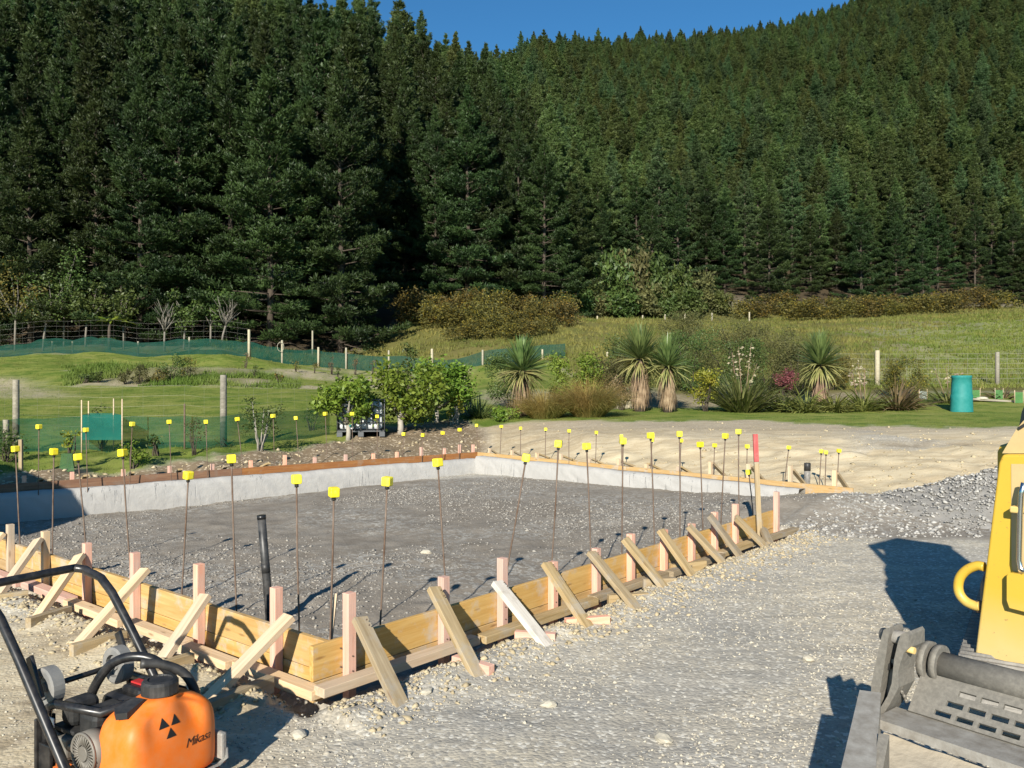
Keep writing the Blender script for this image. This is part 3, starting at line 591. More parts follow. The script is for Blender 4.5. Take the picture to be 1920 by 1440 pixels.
# concrete upstand inside the far boards
def upstand(name, p, d, n, s0, s1, label, zb, ztop=.125):
    N = int((s1 - s0) / .06); X = s0 + (s1 - s0) * np.arange(N + 1) / N; prof = [(-.005, .0), (-.005, 1), (-.05, 1.), (-.17, 1.), (-.205, .86), (-.215, .45), (-.225, 0)]
    V = []
    for s in X:
        for k, (o, h) in enumerate(prof):
            q = p + d * s + n * o; nz = .02 * float(fbm(s * 3, k * 1.7, 61, 3)) + .008 * float(fbm(s * 14, k * 3.1, 62, 2))
            zt = ztop + .012 * float(fbm(s * 2.2, 3, 63, 3)); z = zb + (zt - zb) * h + (nz if 1 < k else 0)
            V.append((q[0] - (n[0] * nz * .6 if k > 2 else 0), q[1] - (n[1] * nz * .6 if k > 2 else 0), z))
    K = len(prof); i = np.arange((N + 1) * K).reshape(N + 1, K); F = np.stack([i[:-1, :-1], i[1:, :-1], i[1:, 1:], i[:-1, 1:]], -1).reshape(-1, 4)
    o = V3(p + d * (s0 + s1) / 2, zb); return props(link(name, npmesh(name, np.array(V) - np.array(o), F, True), M_conc, None, Matrix.Translation(o)), label, 'concrete footing')
upstand('concrete_footing', Cn, dCD, nCD, .16, 9.4, 'grey concrete footing wall with scratched face along the far left side', -.45)
upstand('concrete_footing', Cn, dCE, nCE, .165, LCE - .55, 'sunlit white concrete footing wall along the far right side', -.3, .175)

# ------------------------------------------------------------------ capped steel rods
def rod(cx, cy, px, py, zb, label, grp, capw=.056, low=-.3, nearoff=0.):
    b = P(px, py, zb); top = PD(cx, cy, b.y + (.03 if cx < px else -.03)); top.z += -.02
    t = thing('starter_bar', label, 'steel rod', (b.x, b.y, zb + low), 0, grp)
    pts = [Vector((b.x, b.y, zb + low)) + (top - b) * (-low if False else 0), b, b.lerp(top, .5) + Vector((.008 * (rs.rand() - .5), 0, 0)), top]
    MB().tube(pts, .0062, 6).obj('rod', M_rust, t)
    ax = (top - b).normalized(); q = rs.rand() * 1.2 - .6
    M = ax.to_track_quat('Z', 'Y').to_matrix().to_4x4() @ Matrix.Rotation(q, 4, 'Z')
    mb = MB(); mb.box(top + ax * .012, (capw, capw, capw), M, .008); mb.obj('cap', M_cap, t)
    MB().cyl(top - ax * .035, top - ax * .012, .012, 10).obj('cap_sleeve', M_blackpl, t); return t
ORD = ['first', 'second', 'third', 'fourth', 'fifth', 'sixth', 'seventh', 'eighth', 'ninth', 'tenth', 'eleventh', 'twelfth', 'thirteenth', 'fourteenth', 'fifteenth', 'sixteenth', 'seventeenth', 'eighteenth', 'nineteenth', 'twentieth']
near_r = [(626, 920, 619, 1190), (726, 900, 713, 1168), (821, 865, 837, 1120), (986, 856, 945, 1098), (1047, 830, 1034, 1068), (1100, 835, 1108, 1047), (1168, 825, 1166, 1030), (1220, 815, 1227, 1012), (1274, 812, 1275, 998), (1313, 832, 1318, 985), (1360, 816, 1352, 975), (1385, 808, 1386, 966), (1404, 884, 1412, 960)]
for i, (a, b, c, e) in enumerate(near_r):
    rod(a, b, c, e, ZT - .06, f'rusty rod with yellow cap, {ORD[i]} from the near corner along the right-hand formwork', 'capped rods behind the right-hand formwork')
near_l = [(556, 896, 561, 1180), (434, 858, 443, 1140), (353, 889, 341, 1110), (230, 847, 245, 1078), (146, 855, 163, 1052), (101, 845, 98, 1036), (29, 840, 37, 1016)]
for i, (a, b, c, e) in enumerate(near_l):
    rod(a, b, c, e, ZT - .06, f'rusty rod with yellow cap, {ORD[i]} from the near corner along the left-hand formwork', 'capped rods behind the near left formwork')
far_l = [(73, 799, 72, 922), (161, 805, 164, 915), (248, 794, 243, 908), (317, 790, 321, 902), (386, 790, 389, 896), (445, 785, 457, 890), (512, 779, 515, 886), (555, 783, 561, 882), (610, 775, 614, 878), (660, 775, 661, 874), (707, 780, 708, 871), (757, 813, 755, 868), (793, 815, 791, 866), (830, 811, 829, 864), (862, 805, 861, 861), (894, 797, 895, 858)]
for i, (a, b, c, e) in enumerate(far_l):
    rod(a, b, c, e, .125, f'thin yellow capped rod in the far left concrete, {ORD[i]} from the photo edge', 'capped rods in the far left concrete wall', .062, -.1)
far_r = [(940, 799, 937, 862), (976, 802, 976, 866), (1023, 804, 1022, 871), (1067, 807, 1067, 876), (1118, 810, 1116, 880), (1165, 817, 1166, 886), (1223, 824, 1219, 891), (1277, 825, 1275, 896), (1340, 834, 1337, 903), (1401, 836, 1400, 909), (1479, 838, 1470, 916), (1540, 845, 1536, 918), (1549, 847, 1547, 919), (1573, 844, 1568, 921)]
for i, (a, b, c, e) in enumerate(far_r):
    rod(a, b, c, e, .125, f'thin yellow capped rod in the far right concrete, {ORD[i]} from the far corner', 'capped rods in the far right concrete wall', .055 if i < 10 else .05, -.1)
# ------------------------------------------------------------------ pipes and stakes
b = P(505, 1150, -.08); tp = PD(490, 968, b.y)
t = thing('drain_pipe', 'dusty black plastic pipe standing out of the dark fill behind the near formwork', 'pipe', (b.x, b.y, -.2))
MB().tube([b + Vector((0, 0, -.15)), b, b.lerp(tp, .5), tp], .030, 20).obj('pipe', M_pipe, t)
MB().cyl(tp + (b - tp).normalized() * .02, tp + (b - tp).normalized() * -.008, .0325, 20).obj('collar', M_black, t)
MB().cyl(b.lerp(tp, .42), b.lerp(tp, .52), .0315, 20).obj('tape', M_blackpl, t)
b = P(1513, 920, .08); tp = PD(1514, 868, b.y); t = thing('drain_pipe', 'pipe wrapped in muddy plastic with a black cap at the open far corner', 'pipe', (b.x, b.y, -.1))
mw = simple('muddy_wrap', (.30, .28, .25), .5, 0, .4, (.03, .03, .03), 16, .8); mb = MB(); L = tp - b
mb.tube([b + Vector((0, 0, -.15)), b + L * .2, b + L * .5, b + L * .74], [.045, .042, .045, .042], 14); mb.obj('pipe', mw, t)
MB().tube([b + L * .72, b + L * .99, b + L], [.047, .046, .04], 14).obj('pipe_cap', M_blackpl, t)
b = P(620, 1200, ZT - .1); tp = PD(630, 1112, b.y)
props(beam('stake', b, tp, .018, .026, T_new, None, (0, 1, 0), .001), 'thin orange pine stake leaning inside the near corner of the formwork', 'stake')
b = P(1424, 1000, .06); tp = PD(1416, 814, b.y); t = thing('survey_stake', 'tall muddy stake with a red painted top at the end of the right-hand formwork', 'stake', (b.x, b.y, 0))
L = tp - b; beam('stake_shaft', b - L * .1, b + L * .72, .05, .03, T_old, t, (0, 1, 0), .002); beam('painted_top', b + L * .722, tp, .048, .03, timber('red_painted_wood', (.42, .07, .07), (.55, .12, .11), (.45, .3, .25), .3), t, (0, 1, 0), .002)
b = P(39, 880, .34); b = G(39, 12.2); tp = PD(39, 824, b.y); props(beam('stake', b - Vector((0, 0, .1)), tp, .05, .045, T_old, None, (0, 1, 0), .002), 'short grey timber stake by the green net at the left edge', 'stake')
# ------------------------------------------------------------------ plants
def blades(base, az, el, L, w, droop, segs=4, rs=None, taper=1.):
    """strap leaves: (V, quads)"""
    n = len(az); t = np.linspace(0, 1, segs + 1); e = el[:, None] - droop[:, None] * t[None] ** 1.4
    st = L[:, None] / segs; dx = np.cos(e) * st; dz = np.sin(e) * st
    r = np.concatenate([np.zeros((n, 1)), np.cumsum(dx[:, :-1], 1)], 1); z = np.concatenate([np.zeros((n, 1)), np.cumsum(dz[:, :-1], 1)], 1)
    ca, sa = np.cos(az)[:, None], np.sin(az)[:, None]
    c = np.stack([r * ca, r * sa, z], -1) + base[:, None, :]
    prof = np.clip(np.minimum(1, .55 + t * 2.2) * (1 - t ** 2.2 * taper), .04, 1); hw = w[:, None] * prof[None] * .5
    tw = (rs.rand(n) - .5)[:, None] * 1.2 if rs is not None else 0
    sx, sy = -sa * np.cos(tw), ca * np.cos(tw); s = np.stack([sx + 0 * hw, sy + 0 * hw, np.sin(tw) + 0 * hw], -1) * hw[..., None]
    V = np.stack([c - s, c + s], 2).reshape(-1, 3)
    k = np.arange(n)[:, None] * (2 * (segs + 1)) + np.arange(segs)[None] * 2
    F = np.stack([k, k + 1, k + 3, k + 2], -1).reshape(-1, 4); return V, F
def leafquads(C, size, rs, up=.3, asp=.5):
    n = len(C); a = rs.randn(n, 3); a[:, 2] = a[:, 2] * .7; a /= np.linalg.norm(a, axis=1)[:, None]
    nn = rs.randn(n, 3); nn[:, 2] += up * 2; b = np.cross(nn, a); b /= np.linalg.norm(b, axis=1)[:, None] + 1e-6
    a = a * size[:, None] * .5; b = b * size[:, None] * .5 * asp
    V = np.stack([C - a, C - b * 1 + a * .1, C + a, C + b + a * .1], 1).reshape(-1, 3); F = np.arange(4 * n).reshape(n, 4); return V, F
def cloud(rs, lumps, n, shell=.55):
    """points in a bunch of lumps (x,y,z,r[,rz])"""
    l = np.array(lumps, float); wgt = l[:, 3] ** 2; i = rs.choice(len(l), n, p=wgt / wgt.sum())
    v = rs.randn(n, 3); v /= np.linalg.norm(v, axis=1)[:, None]; r = (shell + (1 - shell) * rs.rand(n)) ** 1.0 * (1 + .22 * rs.randn(n))
    return l[i, :3] + v * (l[i, 3] * r)[:, None] * np.array((1, 1, .85))
def lumps_for(rs, w, h, z0, k, r):
    out = []
    for i in range(k):
        a = rs.rand() * 6.283; q = math.sqrt(rs.rand()); zz = z0 + (h - z0) * (.12 + .8 * rs.rand()); f = 1 - .45 * abs((zz - z0) / (h - z0) - .4)
        out.append((math.cos(a) * q * w / 2 * f * .8, math.sin(a) * q * w / 2 * f * .8, zz, r * (.65 + .7 * rs.rand())))
    return out
def stems(mb, rs, lumps, n, r, z0=-.1, spread=.08):
    for i in range(n):
        l = lumps[rs.randint(len(lumps))]; b = Vector(((rs.rand() - .5) * spread, (rs.rand() - .5) * spread, z0)); e = Vector(l[:3])
        m = b.lerp(e, .45) + Vector(((rs.rand() - .5) * .15, (rs.rand() - .5) * .15, .1)) * e.length
        mb.tube([b, b.lerp(m, .5) + Vector((0, 0, .05)), m, e], [r, r * .8, r * .6, r * .2], 5)
def shrub(name, label, cat, loc, w, h, n, leafsz, mat, seed, group=None, bark=None, nst=7, sr=.018, z0=.1, k=16, lr=.2, asp=.5, up=.3, spread=.1):
    rs = np.random.RandomState(seed); t = thing(name, label, cat, loc, 0, group); lp = lumps_for(rs, w, h, z0, k, lr * min(w, h))
    C = cloud(rs, lp, n); C[:, 2] = np.maximum(C[:, 2], .03)
    V, F = leafquads(C, leafsz * (.6 + .8 * rs.rand(n)), rs, up, asp); link('foliage', npmesh('foliage', V, F), mat, t)
    mb = MB(); stems(mb, rs, lp, nst, sr, -.12, spread); mb.obj('stems', bark or M_bark, t, world=False); return t
def flax(name, label, cat, loc, n, L, w, mat, seed, el=(.7, 1.45), dr=(.3, 1.5), base=.12, group=None, segs=6):
    rs = np.random.RandomState(seed); t = thing(name, label, cat, loc, 0, group)
    az = rs.rand(n) * 6.283; q = np.sqrt(rs.rand(n)); bs = np.stack([np.cos(az) * q * base, np.sin(az) * q * base, np.full(n, -.05)], -1)
    V, F = blades(bs, az + .5 * rs.randn(n), el[1] - (el[1] - el[0]) * q, L * (.6 + .45 * rs.rand(n)), w * (.7 + .6 * rs.rand(n)), dr[0] + (dr[1] - dr[0]) * rs.rand(n) ** 1.3, segs, rs)
    link('leaves', npmesh('leaves', V, F), mat, t); return t, rs
def seedstalk(t, rs, pts, n, mat=None):
    for b, e in pts:
        b = Vector(b); e = Vector(e); s_ = MB().tube([b, b.lerp(e, .5), e], [.012, .01, .005], 5).obj('flower_stalk', M_skirt, t, world=False)
        C = [b.lerp(e, .45 + .55 * rs.rand()) + Vector((rs.randn() * .06, rs.randn() * .06, rs.randn() * .03)) for i in range(n)]
        V, F = leafquads(np.array(C), .07 + .05 * rs.rand(len(C)), rs, .2, .55); link('seed_head', npmesh('seed_head', V, F), mat or M_seed, s_)
def cabbage_tree(label, loc, zc, Rr, seed, nb=330, skirt=True, name='cabbage_tree', tr=.13):
    rs = np.random.RandomState(seed); t = thing(name, label, 'cabbage tree', loc)
    MB().tube([(0, 0, -.1), (.01, .0, zc * .5), (0, 0, zc)], [tr, tr * .85, tr * .7], 10).obj('trunk', M_bark, t, world=False)
    az = rs.rand(nb) * 6.283; u = rs.rand(nb); el = 1.5 - 2.05 * u ** 1.15; bs = np.stack([np.cos(az) * .05, np.sin(az) * .05, zc - .12 + .30 * (1 - u)], -1)
    young = u < .68
    for nm, k, mt, dd in (('crown', young, M_cabb, .22), ('old_leaves', ~young, M_cabbold, .8)):
        V, F = blades(bs[k], az[k], el[k], Rr * (.8 + .3 * rs.rand(k.sum())), .042 + .02 * rs.rand(k.sum()), dd * (.5 + rs.rand(k.sum())), 5, rs); link(nm, npmesh(nm, V, F), mt, t)
    if skirt:
        n = 230; az = rs.rand(n) * 6.283; z = .25 + (zc - .3) * rs.rand(n); bs = np.stack([np.cos(az) * tr, np.sin(az) * tr, z], -1)
        V, F = blades(bs, az, -1.15 - .35 * rs.rand(n), np.minimum(.65, z * .95) * (.7 + .4 * rs.rand(n)), .03 + .03 * rs.rand(n), .25 + .4 * rs.rand(n), 4, rs); link('dead_leaves', npmesh('dead_leaves', V, F), M_skirt, t)
    return t
def pl(px, d, dz=0.): return G(px, d, dz)
cabbage_tree('spiky round cabbage tree with yellowing lower leaves beside the brown tussocks', pl(979, 20.6), 1.15, .78, 1, 420)
cabbage_tree('tallest cabbage tree with a brown dead leaf skirt, left of a close pair', pl(1200, 22.0), 1.42, .86, 2, 420, tr=.16)
cabbage_tree('smaller cabbage tree with a reddish trunk, right of a close pair', pl(1252, 21.6), 1.22, .74, 3, 340)
cabbage_tree('lone cabbage tree rising above the flaxes in front of the wire fence', pl(1538, 23.0), 1.22, .84, 4, 400)
flax('yucca', 'blue green spiky rosette plant between the citrus trees and the cabbage tree', 'yucca', pl(897, 20.8), 190, .78, .035, M_cabb, 5, (.05, 1.5), (.0, .3), .06)
# tussocks
for px, d, L, n, lb, sd in ((1022, 19.9, 1.05, 2200, 'lower brown tussock grass clump at the edge of the track', 6), (1104, 19.9, 1.35, 3400, 'large brown tussock grass clump right of a smaller one', 7)):
    flax('tussock', lb, 'tussock', pl(px, d), n, L, .008, M_tussock, sd, (.75, 1.5), (.5, 1.9), .3)
# flaxes on the right
t, r = flax('flax', 'large dark flax bush with pale flower stalks beside the yellow green shrub', 'flax', pl(1392, 21.8), 300, 1.55, .06, M_flax, 8, (.55, 1.4), (.2, 1.2), .3)
seedstalk(t, r, [((.02, .1, .3), (-.05, .2, 1.75)), ((.1, .1, .3), (.28, .15, 1.85)), ((-.1, .1, .3), (-.22, .2, 1.6)), ((.1, .1, .3), (.42, .1, 1.3))], 22)
flax('flax', 'brownish flax bush between the large dark flax and the lone cabbage tree', 'flax', pl(1470, 22.0), 170, 1.1, .045, M_flax, 9, (.4, 1.3), (.4, 1.4), .2)
flax('flax', 'yellow green flax clump at the foot of the lone cabbage tree, left side', 'flax', pl(1512, 21.6), 170, 1.0, .05, M_flaxgreen, 10, (.3, 1.25), (.4, 1.4), .2)
flax('flax', 'yellow green flax clump just right of the lone cabbage tree', 'flax', pl(1565, 21.4), 170, .92, .045, M_flaxgreen, 11, (.3, 1.25), (.4, 1.4), .18)
t, r = flax('flax', 'green flax bush with dry flower heads left of the bronze flax', 'flax', pl(1618, 21.7), 160, 1.1, .045, M_flaxgreen, 12, (.4, 1.3), (.4, 1.4), .2)
seedstalk(t, r, [((0, .1, .3), (-.05, .2, 1.3)), ((.1, .1, .3), (.12, .2, 1.15)), ((-.1, .1, .3), (-.22, .2, 1.05))], 22)
flax('flax', 'bronze brown flax bush in front of the wire fence', 'flax', pl(1682, 21.8), 220, 1.2, .045, M_flaxbrown, 13, (.35, 1.3), (.3, 1.3), .22)
t, r = flax('flax', 'sparse flax with dry stalks left of the teal plant guard', 'flax', pl(1775, 23.2), 90, .95, .04, M_flax, 14, (.4, 1.3), (.4, 1.4), .2)
seedstalk(t, r, [((0, .1, .2), (-.25, .2, 1.0)), ((.1, .1, .2), (.1, .2, 1.05)), ((.2, .1, .2), (.5, .2, .95))], 14)
flax('flax', 'small flax at the right edge behind the green sleeves', 'flax', pl(1880, 24.5), 60, .7, .04, M_flaxbrown, 15, (.4, 1.3), (.4, 1.4), .2)
# shrubs, right-hand garden
shrub('citrus_bush', 'bright yellow green leafy shrub beside the large dark flax', 'shrub', pl(1322, 21.9), .85, 1.2, 1500, .075, M_yellowleaf, 21, k=18, lr=.2, z0=.15)
shrub('shrub', 'pinkish red leafed shrub left of the lone cabbage tree', 'shrub', pl(1470, 22.8), .75, 1.15, 1200, .06, M_red, 22, k=12, lr=.2, z0=.45)
shrub('shrub', 'green glossy shrub behind the brown tussocks', 'shrub', pl(1085, 23.0), 1.9, 1.6, 5200, .08, M_citrus, 23, k=22, lr=.2)
shrub('shrub', 'grey green bush filling the gap left of the cabbage tree pair', 'shrub', pl(1140, 24.5), 1.5, 1.4, 4200, .06, M_shrubolive, 24, k=18, lr=.2)
shrub('shrub', 'dark green bush behind the tallest cabbage tree', 'shrub', pl(1180, 25.5), 1.9, 2.1, 5200, .07, M_shrubdark, 25, k=20, lr=.2)
shrub('shrub', 'brown twiggy dry bush at the foot of the tallest cabbage tree', 'shrub', pl(1165, 22.6), 1.0, .95, 1300, .05, M_skirt, 26, k=14, lr=.2)
shrub('shrub', 'dark bush behind the spiky round cabbage tree', 'shrub', pl(955, 22.8), 1.5, 1.5, 4400, .06, M_shrubdark, 27, k=16, lr=.2)
for px, d, w, h, m, lb, sd in ((1300, 27, 2.0, 1.9, M_shrubdark, 'green bush behind the smaller cabbage tree of the pair', 31), (1365, 28.5, 2.6, 2.5, M_shrubolive, 'tall olive wispy shrub behind the large dark flax', 32), (1440, 27.5, 2.6, 2.0, M_shrubolive, 'wide olive shrub behind the pinkish red shrub', 33),
        (1385, 25.6, 1.7, 1.75, M_shrubdark, 'dark green dense shrub directly behind the pale flower stalks', 34), (1500, 26, 1.6, 1.7, M_shrubolive, 'olive shrub left of the lone cabbage tree', 35), (1280, 31, 2.4, 2.2, M_shrubolive, 'dry olive shrub at the foot of the grassy hill', 36), (1555, 27.5, 1.5, 1.0, M_gorse, 'low brown bush behind the yellow green flaxes', 37),
        (1700, 25.0, 1.2, 1.1, M_gorse, 'tawny low bush between the fence post and bronze flax', 38)):
    shrub('shrub', lb, 'shrub', pl(px, d), w * 1.2, h * 1.12, int(4200 * w), .06, m, sd, k=34, lr=.16, asp=.4, z0=.05)
shrub('ground_cover_plant', 'low bright green weeds at the foot of the spiky round cabbage tree', 'plant', pl(950, 19.9), .9, .28, 500, .07, M_citrus, 39, k=10, lr=.5, z0=.0)
# citrus group, left centre
def citrus(label, loc, w, h, seed, n, lean=0., trunk=.06):
    rs = np.random.RandomState(seed); t = thing('citrus_tree', label, 'citrus tree', loc)
    lp = [(a[0] + lean * a[2], a[1], a[2], a[3]) for a in lumps_for(rs, w * 1.1, h, .34, 28, .16 * w)]
    C = cloud(rs, lp, n, .5); V, F = leafquads(C, .075 + .06 * rs.rand(n), rs, .4, .55); link('crown', npmesh('crown', V, F), M_citrus, t)
    mb = MB(); mb.tube([(0, 0, -.15), (.02, 0, .15), (.0, .02, .35)], [trunk, trunk * .85, trunk * .7], 8)
    for i in range(9):
        l = Vector(lp[rs.randint(len(lp))][:3]); mb.tube([(0, .02, .3), Vector((0, 0, .4)).lerp(l, .5), l], [trunk * .5, trunk * .35, .006], 6)
    mb.obj('trunk', M_palebark, t, world=False); return t
citrus('leafy citrus tree in front of the white caged tank', pl(652, 17.4), 1.45, 1.3, 41, 3300)
citrus('largest glossy citrus tree right of the white caged tank', pl(750, 18.2), 2.0, 1.5, 42, 4700, .0, .08)
citrus('citrus tree with a pale slanting branch right of the largest citrus', pl(818, 20.0), 1.7, 1.4, 43, 4200, .12)
shrub('shrub', 'thin upright young shrub poking above the citrus trees', 'shrub', pl(768, 22.0), .5, 1.95, 420, .09, M_shrubdark, 44, k=9, lr=.3, z0=.7)
shrub('shrub', 'variegated yellow shrub with many bare pale stems right of the citrus trees', 'shrub', pl(852, 19.6), .5, .75, 330, .07, M_yellowleaf, 45, bark=M_palebark, nst=16, sr=.014, k=10, lr=.22, spread=.18)
shrub('shrub', 'bare pale stemmed shrub behind the spiky rosette plant', 'shrub', pl(872, 21.4), .7, 1.05, 200, .06, M_shrubdark, 46, bark=M_palebark, nst=18, sr=.014, k=10, lr=.22, spread=.3)
shrub('shrub', 'open multi stemmed shrub beside the grey fence post', 'shrub', pl(484, 14.9), 1.0, .98, 900, .055, M_shrubdark, 47, bark=M_palebark, nst=12, sr=.016, k=20, lr=.15, z0=.2, spread=.12)
shrub('shrub', 'round leafy young shrub in front of the green net', 'shrub', pl(248, 13.1), .45, .5, 500, .05, M_citrus, 48, k=10, lr=.24, z0=.08)
shrub('shrub', 'thin brown twiggy bush by the rusty stake', 'shrub', pl(366, 14.4), .45, .62, 380, .035, M_shrubolive, 49, k=12, lr=.2, nst=12, sr=.008)
shrub('shrub', 'young plant with narrow leaves above a green sleeve', 'shrub', pl(131, 12.8, .1), .28, .5, 150, .055, M_yellowleaf, 50, k=7, lr=.25, z0=.15)
shrub('shrub', 'small dark leafy plant behind the net left of the rusty stake', 'shrub', pl(292, 13.9), .3, .48, 140, .07, M_shrubdark, 51, k=6, lr=.3, z0=.1)
shrub('shrub', 'dark shrub at the left edge behind the near net', 'shrub', pl(12, 13.2), .6, .62, 600, .05, M_shrubdark, 52, k=10, lr=.25)
shrub('shrub', 'young shrub inside the teal net guard', 'shrub', pl(192, 15.2), .55, .85, 320, .05, M_shrubdark, 53, k=10, lr=.2, z0=.1)
shrub('shrub', 'faint bush behind the net near the white caged tank', 'shrub', pl(585, 18.6), .5, .6, 300, .05, M_shrubdark, 54, k=8, lr=.25)
# plants on the terrace bank
rs = np.random.RandomState(60)
for i, (px, d, w, h, m) in enumerate([(262, 31.2, 1.6, .7, M_shrubolive), (320, 31.4, 1.3, 1.0, M_shrubdark), (352, 31.8, .8, .9, M_gorse), (236, 31., .8, .5, M_shrubolive), (298, 31., .8, .6, M_gorse), (182, 31, .7, .45, M_shrubdark), (160, 30.8, .6, .35, M_shrubdark)]):
    shrub('shrub', ['wide low olive shrub on the terrace bank', 'tallest dark shrub on the terrace bank', 'brown bush right of the tallest bank shrub', 'small olive shrub at the left of the bank planting', 'tawny bush in the middle of the bank planting', 'small dark plant at the foot of the bank', 'smallest plant at the left foot of the bank'][i], 'shrub', pl(px, d), w, h, int(900 * w), .06, m, 61 + i, k=14, lr=.2)
for i, (px, d) in enumerate([(462, 36.5), (476, 32.8), (523, 31.5), (622, 37.6), (633, 37), (556, 36.8), (700, 37.5), (745, 39.2), (590, 37.2), (666, 38.6)]):
    shrub('young_plant', 'knee high young plant in the bark strip on the far lawn', 'plant', pl(px, d), .35, .5 + .35 * (i % 3 == 0), 160, .06, [M_flaxbrown, M_shrubdark, M_gorse][i % 3], 70 + i, 'young plants in the bark strips', k=5, lr=.3, z0=.05)
# ------------------------------------------------------------------ fences, nets, guards
def post(name, label, px, d, py_top, r, mat, group=None, sq=False):
    b = G(px, d); top = Vector((b.x, b.y, zat((0, d), py_top))); mb = MB()
    mb.tube([b - Vector((0, 0, .25)), b.lerp(top, .5), top - Vector((0, 0, .01)), top], [r, r * .98, r * .95, r * .88], 10)
    return props(mb.obj(name, mat), label, 'fence post', group)
def strip_net(name, label, pts, h, mat, seed, sag=.1, lean=.0, thick=.012):
    """pts: (px, d); a hanging net with ripples"""
    K = []; q = [G(p, d) for p, d in pts]
    for a, b in zip(q[:-1], q[1:]):
        m = max(2, int((b - a).length / .35)); K += [a.lerp(b, i / m) for i in range(m)]
    K.append(q[-1]); rs = np.random.RandomState(seed); V = []; n = 7; tot = len(K)
    nv = Vector((0, -1, 0))
    for i, p in enumerate(K):
        hh = (h[0] + (h[1] - h[0]) * i / (tot - 1)) * (1 + sag * float(fbm(i * .23, 1, seed, 3)))
        zb = gz(p.x, p.y) - .03
        for k in range(n):
            f = k / (n - 1); rip = thick * 4 * float(fbm(i * .45, f * 2.5, seed + 5, 3)); V.append((p.x + nv.x * rip, p.y + nv.y * rip, zb + hh * f))
    i = np.arange(tot * n).reshape(tot, n); F = np.stack([i[:-1, :-1], i[1:, :-1], i[1:, 1:], i[:-1, 1:]], -1).reshape(-1, 4)
    c = np.array(q[0]); o = link(name, npmesh(name, np.array(V) - c, F, True), mat, None, Matrix.Translation(Vector(c)))
    return props(o, label, 'net')
def wire_fence(name, label, pts, h, nh, step, r, mat=None, z0=.05):
    mb = MB(); q = [G(p, d) for p, d in pts]; K = []
    for a, b in zip(q[:-1], q[1:]):
        m = max(2, int((b - a).length / 1.2)); K += [a.lerp(b, i / m) for i in range(m)]
    K.append(q[-1])
    for p in K: p.z = gz(p.x, p.y)
    for j in range(nh):
        z = z0 + (h - z0) * j / (nh - 1); mb.tube([p + Vector((0, 0, z)) for p in K], r, 4, False)
    for a, b in zip(K[:-1], K[1:]):
        m = max(1, int((b - a).length / step))
        for i in range(m):
            p = a.lerp(b, i / m); mb.tube([p + Vector((0, 0, z0)), p + Vector((0, 0, h))], r * .7, 3, False)
    return props(mb.obj(name, mat or M_wire), label, 'wire fence')
post('fence_post', 'dark weathered round fence post at the left edge behind the green net', 30, 15.0, 712, .06, T_post)
post('fence_post', 'short thick strainer post at the left edge', 11, 14.2, 787, .055, T_post)
post('fence_post', 'grey weathered fence post standing behind the near green net beside the open shrub', 419, 15.5, 703, .065, T_post)
post('fence_post', 'rusty thin steel stake in the green net fence', 346, 14.9, 757, .016, M_rust)
strip_net('windbreak_net', 'low transparent green net along the near garden fence', [(-60, 13.6), (35, 14.4), (200, 14.8), (346, 15.1), (419, 15.3), (560, 17.0), (618, 17.9)], (.62, .62), M_net, 3, .08)
wire_fence('wire_fence', 'faint wire mesh fence above the near green net', [(-60, 13.7), (30, 14.9), (346, 15.2), (419, 15.4), (620, 18.0), (760, 20.4)], 1.15, 7, .3, .0018)
for i, px in enumerate((-10, 98, 136, 259, 355)):
    post('fence_post', 'pale thin fence post in front of the dark trees above the green net', px, 45.6 - .004 * px, 640 if px < 300 else 632, .05, T_pale, 'posts of the far wire fence')
post('fence_post', 'tall pale corner post where the far green net turns', 467, 43.0, 618, .075, T_pale)
for px, d, y, r, lb in ((529, 42, 638, .055, 'pale fence post with a loop of wire hung on it'), (597, 41.0, 651, .055, 'pale post of the far net, first one right of the wire loop post'), (649, 40.7, 652, .05, 'pale post of the far net, second one right of the wire loop post'), (729, 40.4, 657, .05, 'pale post of the far net above the largest citrus tree'),
        (810, 40, 654, .065, 'thickest pale post of the far net above the citrus group'), (905, 39.7, 656, .05, 'pale post of the far net left of the spiky round cabbage tree'), (1017, 39.3, 655, .05, 'pale post just right of the spiky round cabbage tree'), (1139, 38, 660, .055, 'pale post left of the cabbage tree pair'), (586, 47, 620, .05, 'small pale post in dry grass beside the dark pines')):
    post('fence_post', lb, px, d, y, r, T_pale)
b = G(527, 41.9); mb = MB(); mb.tube([b + Vector((.17 * math.cos(a), -.08, .85 + .24 * math.sin(a))) for a in np.linspace(0, 6.283, 14)[:-1]], .016, 5, False, True); props(mb.obj('wire_coil', M_wire), 'loop of pale wire hanging on a far fence post', 'wire coil')
post('fence_post', 'grey post behind the bare stemmed shrubs right of the citrus trees', 872, 24.5, 684, .05, T_post)
strip_net('windbreak_net', 'dark green net along the foot of the pines on the far lawn', [(-120, 45.2), (0, 45), (150, 44.6), (300, 44.2), (467, 43.1)], (.68, .78), M_netfar, 11, .35)
strip_net('windbreak_net', 'green net strip running from the corner post behind the bark beds', [(467, 43.1), (529, 42.0), (597, 41.1), (700, 40.5), (810, 40.1), (1000, 39.5), (1060, 39.)], (.8, .74), M_netfar, 14, .12)
wire_fence('wire_fence', 'wire mesh fence in front of the dark pines above the far green net', [(-120, 45.7), (0, 45.5), (300, 44.7), (467, 43.3)], 1.75, 7, .5, .0025, M_duststeel)
wire_fence('wire_fence', 'pale square mesh wire fence behind the flaxes on the right', [(1545, 29), (1640, 29), (1760, 29.2), (1868, 29.4), (1990, 29.6)], 1.12, 7, .33, .006)
post('fence_post', 'thick pale fence post behind the bronze flax', 1645, 28.8, 657, .085, T_pale); post('fence_post', 'grey fence post behind the teal plant guard', 1870, 29.2, 660, .075, T_post)
